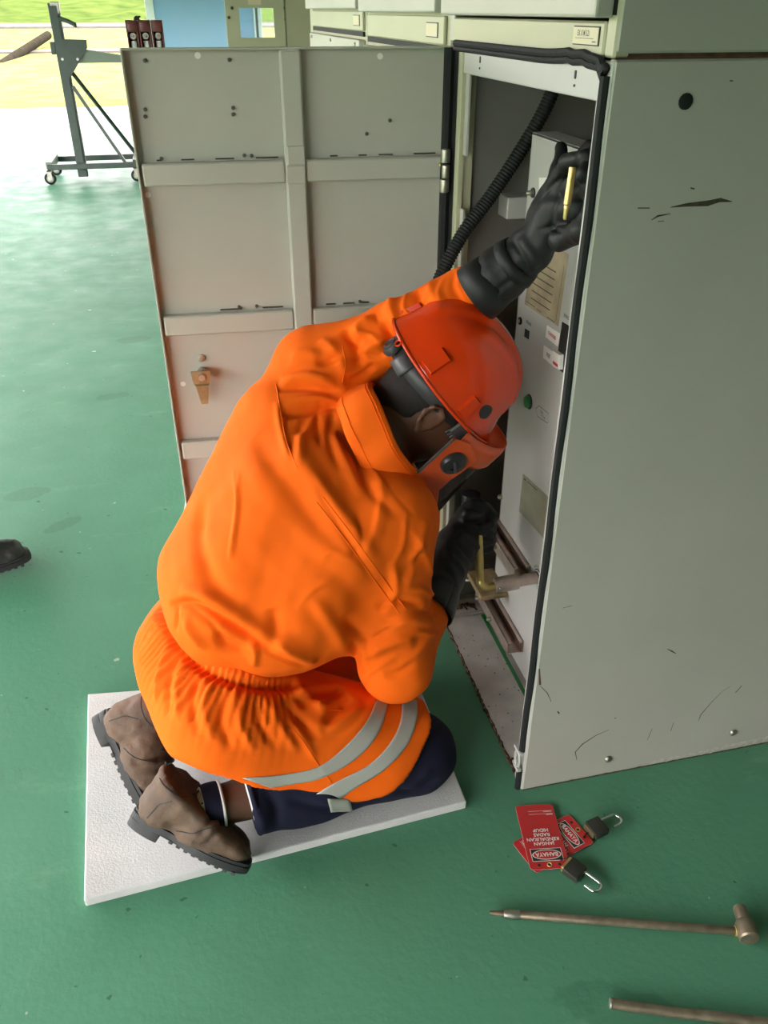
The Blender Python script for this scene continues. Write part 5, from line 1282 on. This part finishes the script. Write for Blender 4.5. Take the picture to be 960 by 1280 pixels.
# ---- boots
def make_boot(O, X, U, S=1.0, top=.160, slope=.25, wide=0.0):
    X = Vector(X).normalized(); U = Vector(U); U = (U - X * U.dot(X)).normalized(); L_ = X.cross(U)          # x toe, u up, l side
    Rm = np.array([X, L_, U]).T; O = np.array(O, float)
    def b3(x, l, u): return O + Rm @ V3(x, l, u) * S
    pr_ = [Cone(b3(.045, 0, .045), b3(.05, 0, .10), .043 * S, .041 * S, k=.02), Cone(b3(.05, 0, .045), b3(.15, 0, .045), .040 * S, .040 * S, k=.03, flat=(L_, 1.0)), Cone(b3(.15, -.006, .040), b3(.235, -.008, .036), .042 * S, .036 * S, k=.03),
           Cone(b3(.145, .01, .036), b3(.225, .008, .030), .034 * S, .030 * S, k=.03), Cone(b3(.075 + wide, 0, .10), b3(.165 + wide, 0, .058), (.040 + wide) * S, (.036 + wide * .6) * S, k=.03), Cone(b3(.060 + wide, 0, .10), b3(.065 + wide, 0, .148), (.043 + wide) * S, (.046 + wide) * S, k=.02)]
    V, Fq = surface_nets(pr_, .005, cut=lambda P: np.maximum(-((P - O) @ Rm[:, 2]) + .012 * S, ((P - O) @ Rm[:, 2]) - top * S + slope * (((P - O) @ Rm[:, 0]) - .065 * S)))
    c = Cloth.__new__(Cloth); c.V0 = c.V = relax(V, Fq, 1); c.F = Fq; c.N = vnormals(c.V, Fq); c.off = np.zeros(len(V)); c.noise(.0016, .05, 21); c.noise(.0009, .022, 22)
    lv = (c.V0 - O) @ Rm / S
    for x0, w_, am in ((.155, .006, -.0035), (.168, .007, .0025), (.182, .006, -.003), (.085, .008, .002)):
        c.off += am * np.exp(-((lv[:, 0] - x0 - .25 * (lv[:, 2] - .06)) / w_) ** 2) * np.clip((lv[:, 2] - .03) / .03, 0, 1)
    c.off += .004 * np.exp(-((lv[:, 2] - top + .014 + slope * (lv[:, 0] - .065)) / .010) ** 2)                       # padded collar
    c.V = c.V0 + c.N * c.off[:, None]
    bt = to_obj(c.V, c.F, 'boot', MT['boot'], per, smooth=True)
    tree = bvh(c.V, c.F)
    # sole: outline prism plus heel block with a step
    def outline(s_, x0=-.004, x1=.288):
        out = []
        for k in range(40):
            a = 2 * PI * k / 40; t = (1 - math.cos(a)) / 2; x = x0 + (x1 - x0) * t; y = math.sin(a)
            w_ = (.040 + .012 * math.sin(PI * min(1, max(0, (x - .10) / .19))) - .004 * math.exp(-((x - .11) / .03) ** 2)) * s_
            yy = math.copysign(abs(y) ** .55, y) * w_ if abs(y) > 1e-9 else 0
            out.append((x, yy))
        return out
    q = MB(); q.prism([Vector(b3(x, y, .004)) for x, y in outline(1.03)], Vector(Rm[:, 2]) * .016 * S, .002); so = q.build('sole', MT['sole'], bt, smooth=True, angle=35)
    q = MB(); q.prism([Vector(b3(x, y, .021)) for x, y in outline(1.0, -.002, .286)], Vector(Rm[:, 2]) * .007 * S, .002); q.build('welt', MT['sole'], so, smooth=True, angle=35)
    hb = [(x, y) for x, y in outline(1.03) if x < .088]; hb = sorted(hb, key=lambda p: math.atan2(p[1], p[0] - .045))
    q = MB(); q.prism([Vector(b3(x, y, -.016)) for x, y in hb], Vector(Rm[:, 2]) * .021 * S, .002); q.build('heel', MT['sole'], so, smooth=True, angle=35)
    for k in range(9):
        q = MB(); x = .105 + k * .019; q.box(Vector(b3(x, 0, .002)), (.010 * S, (.080 + .012 * math.sin(PI * k / 8)) * S, .008 * S), Matrix([X, L_, U]).transposed(), .001); q.build('tread_lug', MT['sole'], so)
    # stitched seams on both flanks
    def flank(pts, s_):
        o_ = []
        for x, u in pts:
            src = Vector(b3(x, .16 * s_, u)); l_, n_, i_, d_ = tree.ray_cast(src, -L_ * s_)
            if l_ is not None: o_.append(l_ + L_ * s_ * .0004)
        return o_
    for s_ in (1, -1):
        for pts in ([(.035, .03), (.040, .05), (.045, .07), (.058, .084), (.068, .094)], [(.105, .032), (.14, .05), (.165, .075), (.175, .085)], [(.02, .118), (.05, .112), (.08, .108), (.10, .112)]):
            l_ = flank([(np.interp(t, np.linspace(0, 1, len(pts)), [p[0] for p in pts]), np.interp(t, np.linspace(0, 1, len(pts)), [p[1] for p in pts])) for t in np.linspace(0, 1, 14)], s_)
            if len(l_) > 3: q = MB(); q.tube(l_, .0012, 5); q.build('seam', MT['sole'], bt, smooth=True)
    # laces across the front of the ankle
    for k in range(5):
        x = .112 + k * .014; u = .118 - k * .0155; pts = []
        for s_ in np.linspace(-1, 1, 9):
            src = Vector(b3(x + .06, .024 * s_, u + .06)); l_, n_, i_, d_ = tree.ray_cast(src, -(X + U).normalized())
            if l_ is not None: pts.append(l_ + n_ * .0022 + X * .003 * s_ * (1 if k % 2 else -1))
        if len(pts) > 2: q = MB(); q.tube(pts, .0026, 6); q.build('lace', MT['ink'], bt, smooth=True)
    return bt, b3
vd = (Vector(HC) - CAM).normalized()
def frame(px_dir, up_dir): return RT * px_dir[0] + DN * px_dir[1], RT * up_dir[0] + DN * up_dir[1]
Xr, Ur = frame((.89, .45), (.45, -.89))
bootR, b3R = make_boot(on_z(166, 1019, .125), Xr, Ur, .86, .118, .32, wide=.014)
Xl, Ul = frame((.53, .85), (.85, -.53)); Xl = Xl - FW * .28
bootL, b3L = make_boot(on_z(126, 893, .177), Xl, Ul, .90)
# sock: white lining, navy knit, white welt
top_b = J['ankR'] + shin * -.02
q = MB(); q.lathe([(.030, -.03), (.036, .0), (.044, .02)], J['ankR'] - shin * .035, shin, 24); q.build('sock_foot', MT['sock_white'], per, smooth=True)
q = MB(); q.lathe([(.046, 0), (.0475, .012), (.0475, .026), (.046, .034)], J['ankR'] - shin * .018, shin, 28); sock = q.build('sock', MT['navy'], per, smooth=True)
ring(J['ankR'] + shin * .017, shin, .0455, .0455, 'sock_welt', MT['sock_white'], sock, .003)
q = MB(); q.lathe([(.044, -.03), (.046, .0), (.046, .05)], J['ankL'] - V3(.0, 0, 0), J['kneeL'] - J['ankL'], 24); q.build('sock', MT['navy'], per, smooth=True)

# ---- a bystander's boot at the left edge of the picture
bys = thing('work_boot', 'dark grey work boot of a bystander cut by the left edge', 'boot', (-1.35, 1.14, 0))
keep = per
per = bys
tp_ = on_z(40, 702, .0); Xb = Vector((.97, .24, 0)); o2 = tp_ - Xb.normalized() * .285 + Vector((0, 0, .016))
bb, _ = make_boot(o2, Xb, (0, 0, 1))
MT['boot_dark'] = mat('dark grey boot leather', (.030, .032, .030, 1), .55, noise=.4, nscale=18, bump=.4, bscale=150)
bb.data.materials[0] = MT['boot_dark']
per = keep
